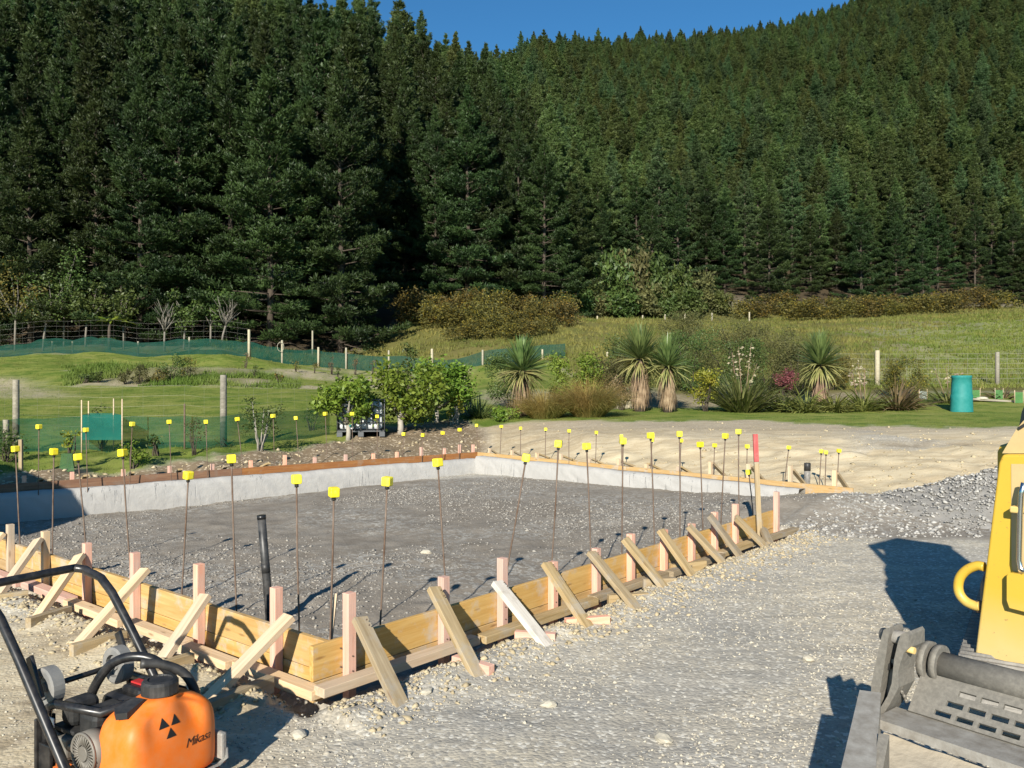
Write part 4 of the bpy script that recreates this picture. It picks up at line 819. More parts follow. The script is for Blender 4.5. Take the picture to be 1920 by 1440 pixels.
for i, px in enumerate((1068, 1120, 1205, 1247, 1284, 1335, 1405)):
    post('fence_post', 'thin pale post in the dry grass below the scrub', px, 68 + i * .9, zat((0, 1), 1) * 0 + 594 - i * 1.5, .07, T_pale, 'posts along the scrub edge')
# teal guard on four canes (left) and the teal cylinder (right)
t = thing('net_guard', 'square of teal netting stretched round bamboo canes on the left lawn', 'plant guard', G(192, 14.6)); q = [G(153, 14.3), G(229, 14.3), G(213, 15.1), G(166, 15.1)]
for p, y in zip(q, (750, 748, 747, 752)): mb = MB(); mb.tube([p - Vector((0, 0, .1)), Vector((p.x, p.y, zat((0, p.y), y)))], .011, 6); mb.obj('cane', T_new, t)
zb, zt = zat((0, 14.3), 825), zat((0, 14.3), 778); V = []; mb = MB()
for i in range(4):
    a, b = q[i], q[(i + 1) % 4]
    mb.add([(a.x, a.y, zb), (b.x, b.y, zb), (b.x, b.y, zt), (a.x, a.y, zt)], [(0, 1, 2, 3)])
mb.obj('netting', M_netteal, t)
b = G(1803, 21.0); t = thing('plant_guard', 'tall teal mesh plant guard sleeve standing on the right lawn', 'plant guard', b)
mb = MB(); n = 28; rr = []; prof = [(0, .275), (.3, .262), (.42, .268), (.46, .25), (.7, .245), (.86, .236), (.87, .246), (.93, .243), (.935, .225)]
vs = [(r_ * math.cos(6.283 * k / n) * 1.0, r_ * .9 * math.sin(6.283 * k / n), z) for z, r_ in prof for k in range(n)]
mb.add(vs, [(i * n + k, i * n + (k + 1) % n, (i + 1) * n + (k + 1) % n, (i + 1) * n + k) for i in range(len(prof) - 1) for k in range(n)], True); mb.obj('sleeve', M_teal, t, world=False)
MB().tube([(.236 * math.cos(a), .236 * .9 * math.sin(a), .9) for a in np.linspace(0, 6.283, 25)[:-1]], .012, 6, False, True).obj('rim', M_teal, t, world=False)
for i, (px, d, h) in enumerate(((1827, 24.5, .24), (1870, 24.3, .26), (1907, 23.2, .3), (1728, 24.3, .24))):
    t = thing('tree_sleeve', ['light green plastic sleeve just right of the teal guard', 'light green plastic sleeve at the right of the grey boards', 'light green plastic sleeve nearest the right edge', 'pale plastic sleeve left of the teal guard'][i], 'plant guard', G(px, d))
    mb = MB(); v = [(-.12, -.09), (.12, -.09), (.0, .12)]
    mb.add([(x, y, z) for z in (0, h) for x, y in v], [(0, 1, 4, 3), (1, 2, 5, 4), (2, 0, 3, 5)]); mb.obj('sleeve', netmat('pale_green_film', (.12, .30, .10) if i < 3 else (.4, .45, .4), .8), t, world=False)
    mb = MB()
    for x, y in v: mb.tube([(x, y, -.05), (x, y, h + .06)], .008, 5)
    mb.obj('canes', T_new, t, world=False)
t = thing('tree_sleeve', 'pale green sleeve around a young plant on the left verge', 'plant guard', G(130, 12.55)); mb = MB()
v = [(-.1, -.08), (.1, -.08), (.0, .1)]; mb.add([(x * (1.2 if z == 0 else .8), y, z) for z in (0, .28) for x, y in v], [(0, 1, 4, 3), (1, 2, 5, 4), (2, 0, 3, 5)]); mb.obj('sleeve', netmat('pale_green_film', (.09, .20, .08), .7), t, world=False)
p = G(1850, 23.6); o = props(MB().box(p + Vector((0, 0, .03)), (1.5, .5, .06), Matrix.Rotation(.05, 3, 'Y'), .006).obj('board', T_post), 'weathered grey boards lying on the lawn right of the teal guard', 'board')
p = G(1842, 23.4); bm = bmesh.new(); bmesh.ops.create_icosphere(bm, subdivisions=2, radius=.1)
for v in bm.verts: v.co = Vector((v.co.x * 1.7, v.co.y, v.co.z * .5)) * (1 + .3 * float(fbm(v.co.x * 9, v.co.y * 9 + v.co.z * 7, 3, 2)))
me = bpy.data.meshes.new('stone'); bm.to_mesh(me); bm.free(); a = me.attributes.new('rnd', 'FLOAT', 'POINT'); a.data.foreach_set('value', np.full(len(me.vertices), .9, np.float32)); o = link('stone', me, M_stone); o.location = p + Vector((0, 0, .1)); props(o, 'pale rock resting on the grey boards', 'stone')
# white caged tank
def ibc():
    t = thing('caged_water_tank', 'white plastic water tank in a wire cage under the citrus trees', 'water tank', G(678, 18.0), .15); w, dp, h = 1.0, .95, .66; z0 = .14
    MB().box((0, 0, z0 + h / 2 - .02), (w - .08, dp - .08, h - .06), None, .07).obj('bottle', M_white, t, world=False)
    mb = MB()
    for z in (z0, z0 + .165, z0 + .33, z0 + .495, z0 + h): mb.tube([(-w / 2, -dp / 2, z), (w / 2, -dp / 2, z), (w / 2, dp / 2, z), (-w / 2, dp / 2, z)], .011, 6, False, True)
    for k in range(9):
        x = -w / 2 + w * k / 8
        for y in (-dp / 2, dp / 2): mb.tube([(x, y, z0), (x, y, z0 + h)], .011, 6)
    for k in range(1, 7):
        y = -dp / 2 + dp * k / 7
        for x in (-w / 2, w / 2): mb.tube([(x, y, z0), (x, y, z0 + h)], .011, 6)
    mb.obj('cage', M_cage, t, world=False)
    mb = MB(); mb.box((0, 0, .12), (w, dp, .03), None, .004)
    for x in (-.45, 0, .45): mb.box((x, 0, .05), (.12, dp, .1), None, .005)
    mb.obj('pallet', M_cage, t, world=False)
    mb = MB(); mb.cyl((-.2, -dp / 2 + .05, .22), (-.2, -dp / 2 - .08, .22), .05, 14); v = mb.obj('valve', M_white, t, world=False)
    MB().box((-.2, -dp / 2 - .1, .24), (.09, .03, .05), None, .008).obj('valve_handle', M_teal, v, world=False)
    MB().cyl((0, 0, z0 + h - .04), (0, 0, z0 + h + .03), .1, 18).obj('lid', M_blackpl, t, world=False)
ibc()
# picket stubs behind the tussocks
for g_, (p0, p1, d, n, lb) in enumerate(((1026, 1062, 23.8, 7, 'row of short pale timber pickets behind the tussocks'), (1158, 1188, 23.4, 8, 'row of short pale timber pickets at the foot of the tallest cabbage tree'))):
    a = G(p0, d); t = thing('picket_edging', lb, 'picket edging', a)
    for k in range(n):
        p = G(p0 + (p1 - p0) * k / (n - 1), d + .05 * (k % 2)); beam('picket', p - Vector((0, 0, .1)), p + Vector((0, 0, .3 + .12 * ((k * 7) % 5) / 5)), .06, .02, T_pale, t, (0, 1, 0), .002)
# ------------------------------------------------------------------ rough grass, gorse and scrub
def grass_tufts(name, label, x, y, h, nb, mat, seed, w=.012):
    rs = np.random.RandomState(seed); n = len(x); X = np.repeat(x, nb) + rs.randn(n * nb) * .06; Y = np.repeat(y, nb) + rs.randn(n * nb) * .06
    Z = np.repeat(zground(x, y), nb) - .03; H = np.repeat(h, nb) * (.6 + .7 * rs.rand(n * nb)); az = rs.rand(n * nb) * 6.283; le = H * (.15 + .5 * rs.rand(n * nb))
    ww = w * (.6 + .8 * rs.rand(n * nb)) * np.maximum(1, Y / 22.); a2 = rs.rand(n * nb) * 6.283; c, s = np.cos(a2) * ww, np.sin(a2) * ww
    V = np.stack([np.stack([X - c, Y - s, Z], -1), np.stack([X + c, Y + s, Z], -1), np.stack([X + np.cos(az) * le, Y + np.sin(az) * le, Z + H], -1)], 1).reshape(-1, 3)
    return props(link(name, npmesh(name, V, np.arange(len(V)).reshape(-1, 3)), mat), label, 'grass', kind='stuff')
rs = np.random.RandomState(80)
x, y = scatter(rs, 60000, 380, 2150, 27.5, 95.); px = pxof(x, y); inn = np.interp(px, [-900, 420, 600, 700, 1000, 1140, 1300, 1920, 2800], [46, 45, 42, 41, 39, 30, 27.5, 27.5, 27.5])
green = sstep(1560, 1800, px + fbm(x * .1, y * .1, 3, 3) * 150) * sstep(66, 50, y); k = (y > inn) & (y < np.interp(px, *TREE0) + 1) & (rs.rand(len(x)) > green * .93) & (fbm(x * .4, y * .4, 5, 3) + rs.rand(len(x)) * .8 > .15)
x, y = x[k], y[k]; grass_tufts('rough_grass', 'tawny rough grass covering the slope below the pines', x, y, .10 + .22 * rs.rand(len(x)) ** 2, 5, M_roughgrass, 81)
x, y = scatter(rs, 26000, -150, 1000, 11.6, 22.); px = pxof(x, y); k = (y > np.interp(px, *GRASS0) + .1 + fbm(x * 1.3, y * 1.3, 70, 4) * -.6) & (fbm(x * .8, y * .8, 6, 3) + rs.rand(len(x)) > .35); x, y = x[k], y[k]
grass_tufts('verge_grass', 'short green grass along the verge behind the far forms', x, y, .03 + .06 * rs.rand(len(x)) ** 2, 4, M_greengrass, 82, .005)
x, y = scatter(rs, 30000, 1080, 2050, 15.7, 25.); px = pxof(x, y); k = (y > np.interp(px, *GRASS0) + .05 + fbm(x * 1.3, y * 1.3, 70, 4) * -.6); x, y = x[k], y[k]
grass_tufts('lawn_grass', 'green lawn grass beyond the gravel track', x, y, .02 + .035 * rs.rand(len(x)) ** 2, 4, M_greengrass, 83, .006)
x, y = scatter(rs, 26000, 1540, 2150, 28., 72.); px = pxof(x, y); g_ = sstep(1560, 1800, px + fbm(x * .1, y * .1, 3, 3) * 150); k = rs.rand(len(x)) < g_; x, y = x[k], y[k]
grass_tufts('pasture_grass', 'short green pasture grass on the right part of the slope', x, y, .07 + .12 * rs.rand(len(x)) ** 2, 5, M_greengrass, 85, .012)
x, y = scatter(rs, 30000, -120, 900, 20., 45.); k = (y > 20.) & (y < np.interp(pxof(x, y), *NETFAR) - .4); x, y = x[k], y[k]
grass_tufts('mown_grass', 'mown green grass of the far lawn', x, y, .02 + .05 * rs.rand(len(x)) ** 2, 4, M_greengrass, 86, .008)
x, y = scatter(rs, 8000, 120, 560, 30.3, 35.5); k = fbm(x * .6, y * .6, 7, 3) > -.1; x, y = x[k], y[k]
grass_tufts('bank_grass', 'rank weedy grass on the terrace bank', x, y, .08 + .2 * rs.rand(len(x)) ** 2, 5, M_greengrass, 84, .012)
M_scrubgreen = leaf('scrub_leaf', (.045, .07, .016), (.105, .125, .035), .2, .55, .25, .6, .3)
def bush_kind(name, mats, specs, seed, label, cat, group, leafsz=.12, dens=420):
    protos = []
    for i in range(4):
        r = np.random.RandomState(seed + i); lp = lumps_for(r, 2., 1.25, .1, 24, .32); n = 4 * dens; C = cloud(r, lp, n, .5); C[:, 2] = np.maximum(C[:, 2], 0)
        V, F = leafquads(C, leafsz * (.6 + .8 * r.rand(n)), r, .5, .4); protos.append(npmesh('foliage', V, F))
    r = np.random.RandomState(seed + 9)
    for i, (px, d, w, h) in enumerate(specs):
        t = thing(name, label(px, d) if callable(label) else label, cat, G(px, d, -.05), r.rand() * 6.283, group); t.scale = (w / 2., w / 2., h / 1.25)
        me = protos[i % 4]; o = bpy.data.objects.new('foliage', me); COL.objects.link(o); o.parent = t
        mt = mats[i % len(mats)]
        if not me.materials: me.materials.append(mt)
        o.material_slots[0].link = 'OBJECT'; o.material_slots[0].material = mt
r = np.random.RandomState(90)
sp = [(758 + 24 * i + r.rand() * 14, 57.5 + r.rand() * 3, 2.6 + r.rand(), 1.6 + .8 * r.rand()) for i in range(13)] + [(800 + 30 * i + r.rand() * 16, 52.5 + r.rand() * 3, 2.6 + r.rand(), 1.3 + .6 * r.rand()) for i in range(9)] + [(860 + 30 * i + r.rand() * 16, 48.5 + r.rand() * 2.5, 2.0 + r.rand(), 1.0 + .4 * r.rand()) for i in range(6)]
bush_kind('gorse_bush', [M_gorse], sp, 100, lambda px, d: 'olive brown gorse bush in the patch below the central pines, ' + ('back row' if d > 57 else 'middle row' if d > 52 else 'front row'), 'gorse bush', 'gorse bushes below the central pines')
sp = [(1385 + 26 * i + r.rand() * 14, 77 + .45 * i + r.rand() * 3, 3.4 + r.rand(), 1.6 + .8 * r.rand()) for i in range(20)] + [(1480 + 34 * i + r.rand() * 16, 70 + .45 * i + r.rand() * 3, 3.2 + r.rand(), 1.3 + .6 * r.rand()) for i in range(10)]
bush_kind('gorse_bush', [M_gorse], sp, 110, lambda px, d: 'yellow flecked gorse bush in the band below the right pines, ' + ('left end' if px < 1560 else 'middle' if px < 1740 else 'right end'), 'gorse bush', 'gorse bushes below the right pines')
sp = [(1105, 74, 4, 3.2), (1150, 75, 4.5, 5.5), (1185, 76, 4.5, 6.5), (1225, 76.5, 4.5, 5.2), (1265, 77, 4.2, 4.0), (1310, 77.5, 4, 3.4), (1345, 78, 3.4, 2.4), (1090, 72, 4, 2.2), (1210, 74.2, 4.4, 3.0), (1290, 75.4, 4, 2.4), (1160, 73.2, 4.4, 2.6), (1130, 72.5, 3, 2.0), (1245, 74.5, 3.2, 2.4)]
bush_kind('scrub_tree', [M_scrubgreen, M_shrubdark, M_shrubolive], sp, 120, lambda px, d: 'leafy scrub tree at the pine edge behind dry grass, ' + ('left half of clump' if px < 1190 else 'right half of clump'), 'scrub', 'scrub trees at the central forest edge', .16, 650)
# small trees with pale trunks under the left pines
for i, (px, d, h, lean, pk, lb) in enumerate([(28, 47.2, 5.0, .1, 1, 'slim pale trunked tree with yellowish leaves at the left edge of the far lawn'), (80, 47.4, 4.2, .5, 0, 'leaning pale trunked small tree behind the left end of the far net'), (160, 47.3, 3.6, .2, 0, 'bushy dark small tree behind the far net'), (232, 47.6, 4.0, -.1, 0, 'round leafed small tree above the far net'),
        (308, 46.6, 3.0, .05, 2, 'bare forked pale tree behind the far net'), (345, 47.4, 3.2, .1, 0, 'small dark tree right of the bare forked tree'), (415, 46.4, 3.0, .6, 2, 'bare leaning pale tree near the corner post'), (395, 47.8, 3.4, .0, 0, 'leafy small tree left of the corner post'), (120, 48.5, 5.5, 0, 0, 'taller dark leafy tree below the pines on the left')]):
    rs = np.random.RandomState(130 + i); t = thing('small_tree', lb, 'tree', G(px, d)); mb = MB(); lp = []
    fork = Vector((lean * .4, 0, h * .38)); mb.tube([(0, 0, -.2), (lean * .15, 0, h * .2), fork], [.07, .06, .05], 6)
    for k in range(9 if pk == 2 else 7):
        e = Vector((lean + (rs.rand() - .5) * h * .55, (rs.rand() - .5) * h * .5, h * (.6 + .4 * rs.rand()))); m = fork.lerp(e, .5) + Vector((rs.randn() * .12, rs.randn() * .1, 0)); mb.tube([fork, m, e], [.04, .028, .008], 5); lp.append((*e, h * .14))
        if pk == 2:
            for _ in range(3): mb.tube([m, m.lerp(e, .6) + Vector((rs.randn() * .3, rs.randn() * .3, .15))], [.015, .004], 4)
    mb.obj('trunk', M_paletrunk, t, world=False)
    if pk < 2:
        n = 1500; lp += [(l[0] * .7, l[1] * .7, l[2] * .72, l[3]) for l in lp]; C = cloud(rs, lp, n); V, F = leafquads(C, .13 + .1 * rs.rand(n), rs, .4, .5); link('crown', npmesh('crown', V, F), M_gorse if pk == 1 else M_shrubdark, t)
p = G(205, 46.6); t, r = flax('tree_fern', 'tree fern with arching pale fronds in the shade behind the far net', 'tree fern', p + Vector((0, 0, 1.7)), 16, 1.5, .3, M_citrus, 140, (.1, .7), (.6, 1.4), .05)
MB().tube([(0, 0, -1.9), (0, 0, 0)], [.1, .08], 7).obj('trunk', M_bark, t, world=False)
# ------------------------------------------------------------------ pines
def frame(d):
    d = d / np.linalg.norm(d); a = np.cross(d, (0, 0, 1.)); a = a / (np.linalg.norm(a) + 1e-6); return d, a, np.cross(a, d)
def make_pine(seed, h, Lmax, cb, edge, nwh, tuft=6, needle=.32, dens=46):
    """crown: bushy pads of needle tufts on whorled branches; and the woody parts"""
    rs = np.random.RandomState(seed); mb = MB(); tr = h * .0085 + .03
    wob = [(0, 0, -1.2)] + [(rs.randn() * .06, rs.randn() * .06, h * f) for f in (.2, .4, .6, .8)] + [(0, 0, h * .99)]
    mb.tube(wob, [tr * 1.15, tr, tr * .85, tr * .6, tr * .32, .015], 7)
    C = []; D = []
    for i in range(nwh):
        f = (i + rs.rand() * .8) / nwh; z = h * (cb + (1 - cb) * f ** .9); nb = 4 + rs.randint(2) if f < .9 else 3
        L0 = Lmax * (1 - f) ** .62 * (1 if f > .2 or edge else .7 + 1.5 * f) * min(1, (1 - f) / .22) ** .45 + .14
        a0 = rs.rand() * 6.283
        for b in range(nb):
            if f < .5 and rs.rand() < .12: continue
            az = a0 + 6.283 * b / nb + rs.randn() * .3; L = L0 * (.55 + .65 * rs.rand()); e0 = -.14 + 1.0 * f + rs.randn() * .15; curl = .45 + .35 * rs.rand()
            n = 6; p = np.array((0, 0, z)); pts = [p]
            for k in range(n):
                e = e0 + curl * (k / n) ** 1.5 - (.2 if f < .5 else 0) * (k / n) * (1 - k / n) * 2
                p = p + np.array((math.cos(az) * math.cos(e), math.sin(az) * math.cos(e), math.sin(e))) * L / n; pts.append(p)
            pts = np.array(pts); m = int(dens * min(1.25, .12 + (L / 3.) ** 1.35)) + 4
            s0 = .12 if f > .6 else .34 if f > .25 else .45
            t = s0 + (1.02 - s0) * rs.rand(m) ** .75; q = t * n; j = np.clip(q.astype(int), 0, n - 1); c = pts[j] + (pts[j + 1] - pts[j]) * (q - j)[:, None]
            dv = pts[j + 1] - pts[j]; dv /= np.linalg.norm(dv, axis=1)[:, None]; side = np.array((-math.sin(az), math.cos(az), 0))
            wd = L * .30 * np.sqrt(np.clip(1 - ((t - .68) / .42) ** 2, .05, 1)); sx = (rs.rand(m) * 2 - 1) * np.minimum(wd, 1.05); th = np.minimum(.10 * L + .05, .34)
            c = c + side * sx[:, None] + np.stack([0 * t, 0 * t, (rs.rand(m) - .35) * th + np.abs(sx) * .12], -1)
            d2 = dv * .8 + side * (sx / np.maximum(wd, .1))[:, None] * .7 + np.array((0, 0, .45)); C.append(c); D.append(d2 / np.linalg.norm(d2, axis=1)[:, None])
            if L > .8: mb.tube([pts[0], pts[3], pts[5]], [.03 + .007 * L, .018 + .004 * L, .008], 4, False)
    lead = 26; C.append(np.stack([.05 * rs.randn(lead), .05 * rs.randn(lead), h * (.95 + .065 * rs.rand(lead))], -1)); D.append(np.tile((0, 0, 1.), (lead, 1)))
    for i in range(14 if edge else 20):
        z = h * cb * (.3 + .9 * rs.rand()) + .3; az = rs.rand() * 6.283; L = Lmax * (.25 + .4 * rs.rand()); mb.tube([(0, 0, z), (math.cos(az) * L * .5, math.sin(az) * L * .5, z + .05), (math.cos(az) * L, math.sin(az) * L, z - .2 + rs.randn() * .2)], [.025, .014, .005], 4, False)
    C = np.concatenate(C); D = np.concatenate(D); n = len(C)
    Cc = np.repeat(C, tuft, 0); Dd = np.repeat(D, tuft, 0)
    r = rs.randn(n * tuft, 3); r -= (r * Dd).sum(1)[:, None] * Dd; r /= np.linalg.norm(r, axis=1)[:, None] + 1e-6
    dv = Dd * .7 + r * .72 + np.array((0, 0, .15)); dv /= np.linalg.norm(dv, axis=1)[:, None]
    ln = needle * (.7 + .6 * rs.rand(n * tuft)); sd = np.cross(dv, rs.randn(n * tuft, 3)); sd /= np.linalg.norm(sd, axis=1)[:, None]; w = ln * .095
    b = Cc - Dd * .06; V = np.stack([b + sd * w[:, None] * .35, b + dv * ln[:, None] * .6 - sd * w[:, None], b + dv * ln[:, None], b + dv * ln[:, None] * .55 + sd * w[:, None]], 1).reshape(-1, 3)
    return npmesh('crown', V, np.arange(4 * n * tuft).reshape(-1, 4)), mb.mesh('trunk')
PROTO = {'edge': [make_pine(201 + i, 18.5, 3.9, .03, True, 29, 9, .25, 105) for i in range(3)],
         'mid': [make_pine(211 + i, 20., 3.2, .14, False, 31, 7, .29, 85) for i in range(4)]}
for k in PROTO:
    for i, (c, t) in enumerate(PROTO[k]): c.materials.append(M_pine[i % 3]); t.materials.append(M_bark)
def tree_spots():
    rs = np.random.RandomState(300); out = []
    for sp, d0, d1 in ((3.3, 44, 150), (3.9, 150, 520)):
        xs = np.arange(-340, 420, sp); ys = np.arange(d0, d1, sp); X, Y = np.meshgrid(xs, ys); X = X.ravel() + (rs.rand(X.size) - .5) * sp * .85; Y = Y.ravel() + (rs.rand(Y.size) - .5) * sp * .85
        k = (Y >= d0) & (Y < d1); X, Y = X[k], Y[k]; px = pxof(X, Y); tl = np.interp(px, *TREE0)
        rid = np.interp(px, [-900, 420, 650, 800, 895, 1000, 1250, 1400, 1500, 1600, 1750, 1920, 2800], [166, 152, 150, 300, 340, 345, 365, 395, 415, 436, 446, 456, 470])
        k = (px > -330) & (px < 2230) & (Y > tl) & (Y < rid) & ~((px > 690) & (px < 770) & (Y < 66)) & (rs.rand(len(X)) > .06)
        out.append(np.stack([X[k], Y[k]], -1))
    return np.concatenate(out)
SP = tree_spots()
def band(px): return ('above the left far lawn' if px < 250 else 'above the far net corner' if px < 600 else 'left of the dark gap' if px < 770 else 'above the central gorse patch' if px < 1080 else 'above the scrub clump' if px < 1370 else 'above the long gorse band' if px < 1700 else 'at the right end of the plantation')
def plant_pines():
    px = pxof(SP[:, 0], SP[:, 1]); tl = np.interp(px, *TREE0); dep = SP[:, 1] - tl
    inview = (px > -90) & (px < 2010)
    # the largest in the picture: front rows first, then by size
    score = SP[:, 1] + dep * .35 + np.where(inview, 0, 1e4); order = np.argsort(score); ind = order[:290]; rest = order[290:]
    rs = np.random.RandomState(301); Z = zground(SP[:, 0], SP[:, 1])
    for q in ind:
        x, y = SP[q]; e = dep[q] < 5.5; kind = 'edge' if e else 'mid'; v = rs.randint(len(PROTO[kind])); c, t = PROTO[kind][v]
        row = 'front row' if e else 'second rows' if dep[q] < 14 else 'deeper rows'; hk = np.interp(px[q], [600, 900, 1150, 1500], [1., .9, .7, .6])
        s = (.82 + .3 * rs.rand()) * (.92 if e else 1.) * hk; lab = f'dark pine in the {row} {band(px[q])}'
        th = thing('pine_tree', lab, 'pine tree', (x, y, Z[q] - .2), rs.rand() * 6.283, f'pines of the {row} {band(px[q])}'); w = s * (.9 + .25 * rs.rand()) * (1.15 if hk < .8 else 1); th.scale = (w, w, s)
        for nm, me in (('trunk', t), ('crown', c)):
            o = bpy.data.objects.new(nm, me); COL.objects.link(o); o.parent = th
            if nm == 'crown' and (px[q] < 1000 or kind == 'edge'): o.material_slots[0].link = 'OBJECT'; o.material_slots[0].material = M_pineshade[v % 2]  # left and edge crowns take the needles with shade in their colour
    # the rest of the hillside is one mass
    n = len(rest); me = bpy.data.meshes.new('pine_forest'); me.vertices.add(n); co = np.stack([SP[rest, 0], SP[rest, 1], Z[rest] - .3], -1).astype(np.float32); me.vertices.foreach_set('co', co.ravel())
    s = .70 + .52 * rs.rand(n) ** 1.2; s *= np.interp(px[rest], [600, 900, 1150, 1500], [.95, .85, .68, .6]) * np.where(rs.rand(n) > .9, 1.15, 1.); w = s * (.95 + .3 * rs.rand(n)) * np.where(px[rest] > 1000, 1.15, 1.)
    a = me.attributes.new('rot', 'FLOAT_VECTOR', 'POINT'); a.data.foreach_set('vector', np.stack([rs.randn(n) * .02, rs.randn(n) * .02, rs.rand(n) * 6.283], -1).astype(np.float32).ravel())
    a = me.attributes.new('scl', 'FLOAT_VECTOR', 'POINT'); a.data.foreach_set('vector', np.stack([w, w, s], -1).astype(np.float32).ravel())
    a = me.attributes.new('idx', 'INT', 'POINT'); a.data.foreach_set('value', rs.randint(0, len(PROTO['mid']), n).astype(np.int32))
    fo = link('pine_forest', me); props(fo, 'dense mass of dark green pines covering the hillside up to the skyline', 'forest', kind='stuff')
    ng = bpy.data.node_groups.new('forest', 'GeometryNodeTree'); ng.interface.new_socket('Geometry', in_out='INPUT', socket_type='NodeSocketGeometry'); ng.interface.new_socket('Geometry', in_out='OUTPUT', socket_type='NodeSocketGeometry')
    N = ng.nodes; Lk = ng.links.new; gi = N.new('NodeGroupInput'); go = N.new('NodeGroupOutput'); ip = N.new('GeometryNodeInstanceOnPoints'); jn = N.new('GeometryNodeJoinGeometry')
    src = {}
    for o in COL.objects:
        if o.name.startswith('crown') and o.material_slots and o.material_slots[0].link == 'DATA' and o.data in [c for c, _ in PROTO['mid']]: src.setdefault(o.data.name, o)
    for c, _ in reversed(PROTO['mid']):
        oi = N.new('GeometryNodeObjectInfo'); oi.transform_space = 'ORIGINAL'; oi.inputs['Object'].default_value = src[c.name]; oi.inputs['As Instance'].default_value = True; Lk(oi.outputs['Geometry'], jn.inputs[0])
    def na(nm, ty):
        q = N.new('GeometryNodeInputNamedAttribute'); q.data_type = ty; q.inputs['Name'].default_value = nm; return q.outputs[0]
    Lk(gi.outputs[0], ip.inputs['Points']); Lk(jn.outputs[0], ip.inputs['Instance']); ip.inputs['Pick Instance'].default_value = True
    Lk(na('idx', 'INT'), ip.inputs['Instance Index']); Lk(na('rot', 'FLOAT_VECTOR'), ip.inputs['Rotation']); Lk(na('scl', 'FLOAT_VECTOR'), ip.inputs['Scale']); Lk(ip.outputs[0], go.inputs[0])
    md = fo.modifiers.new('forest', 'NODES'); md.node_group = ng
plant_pines()
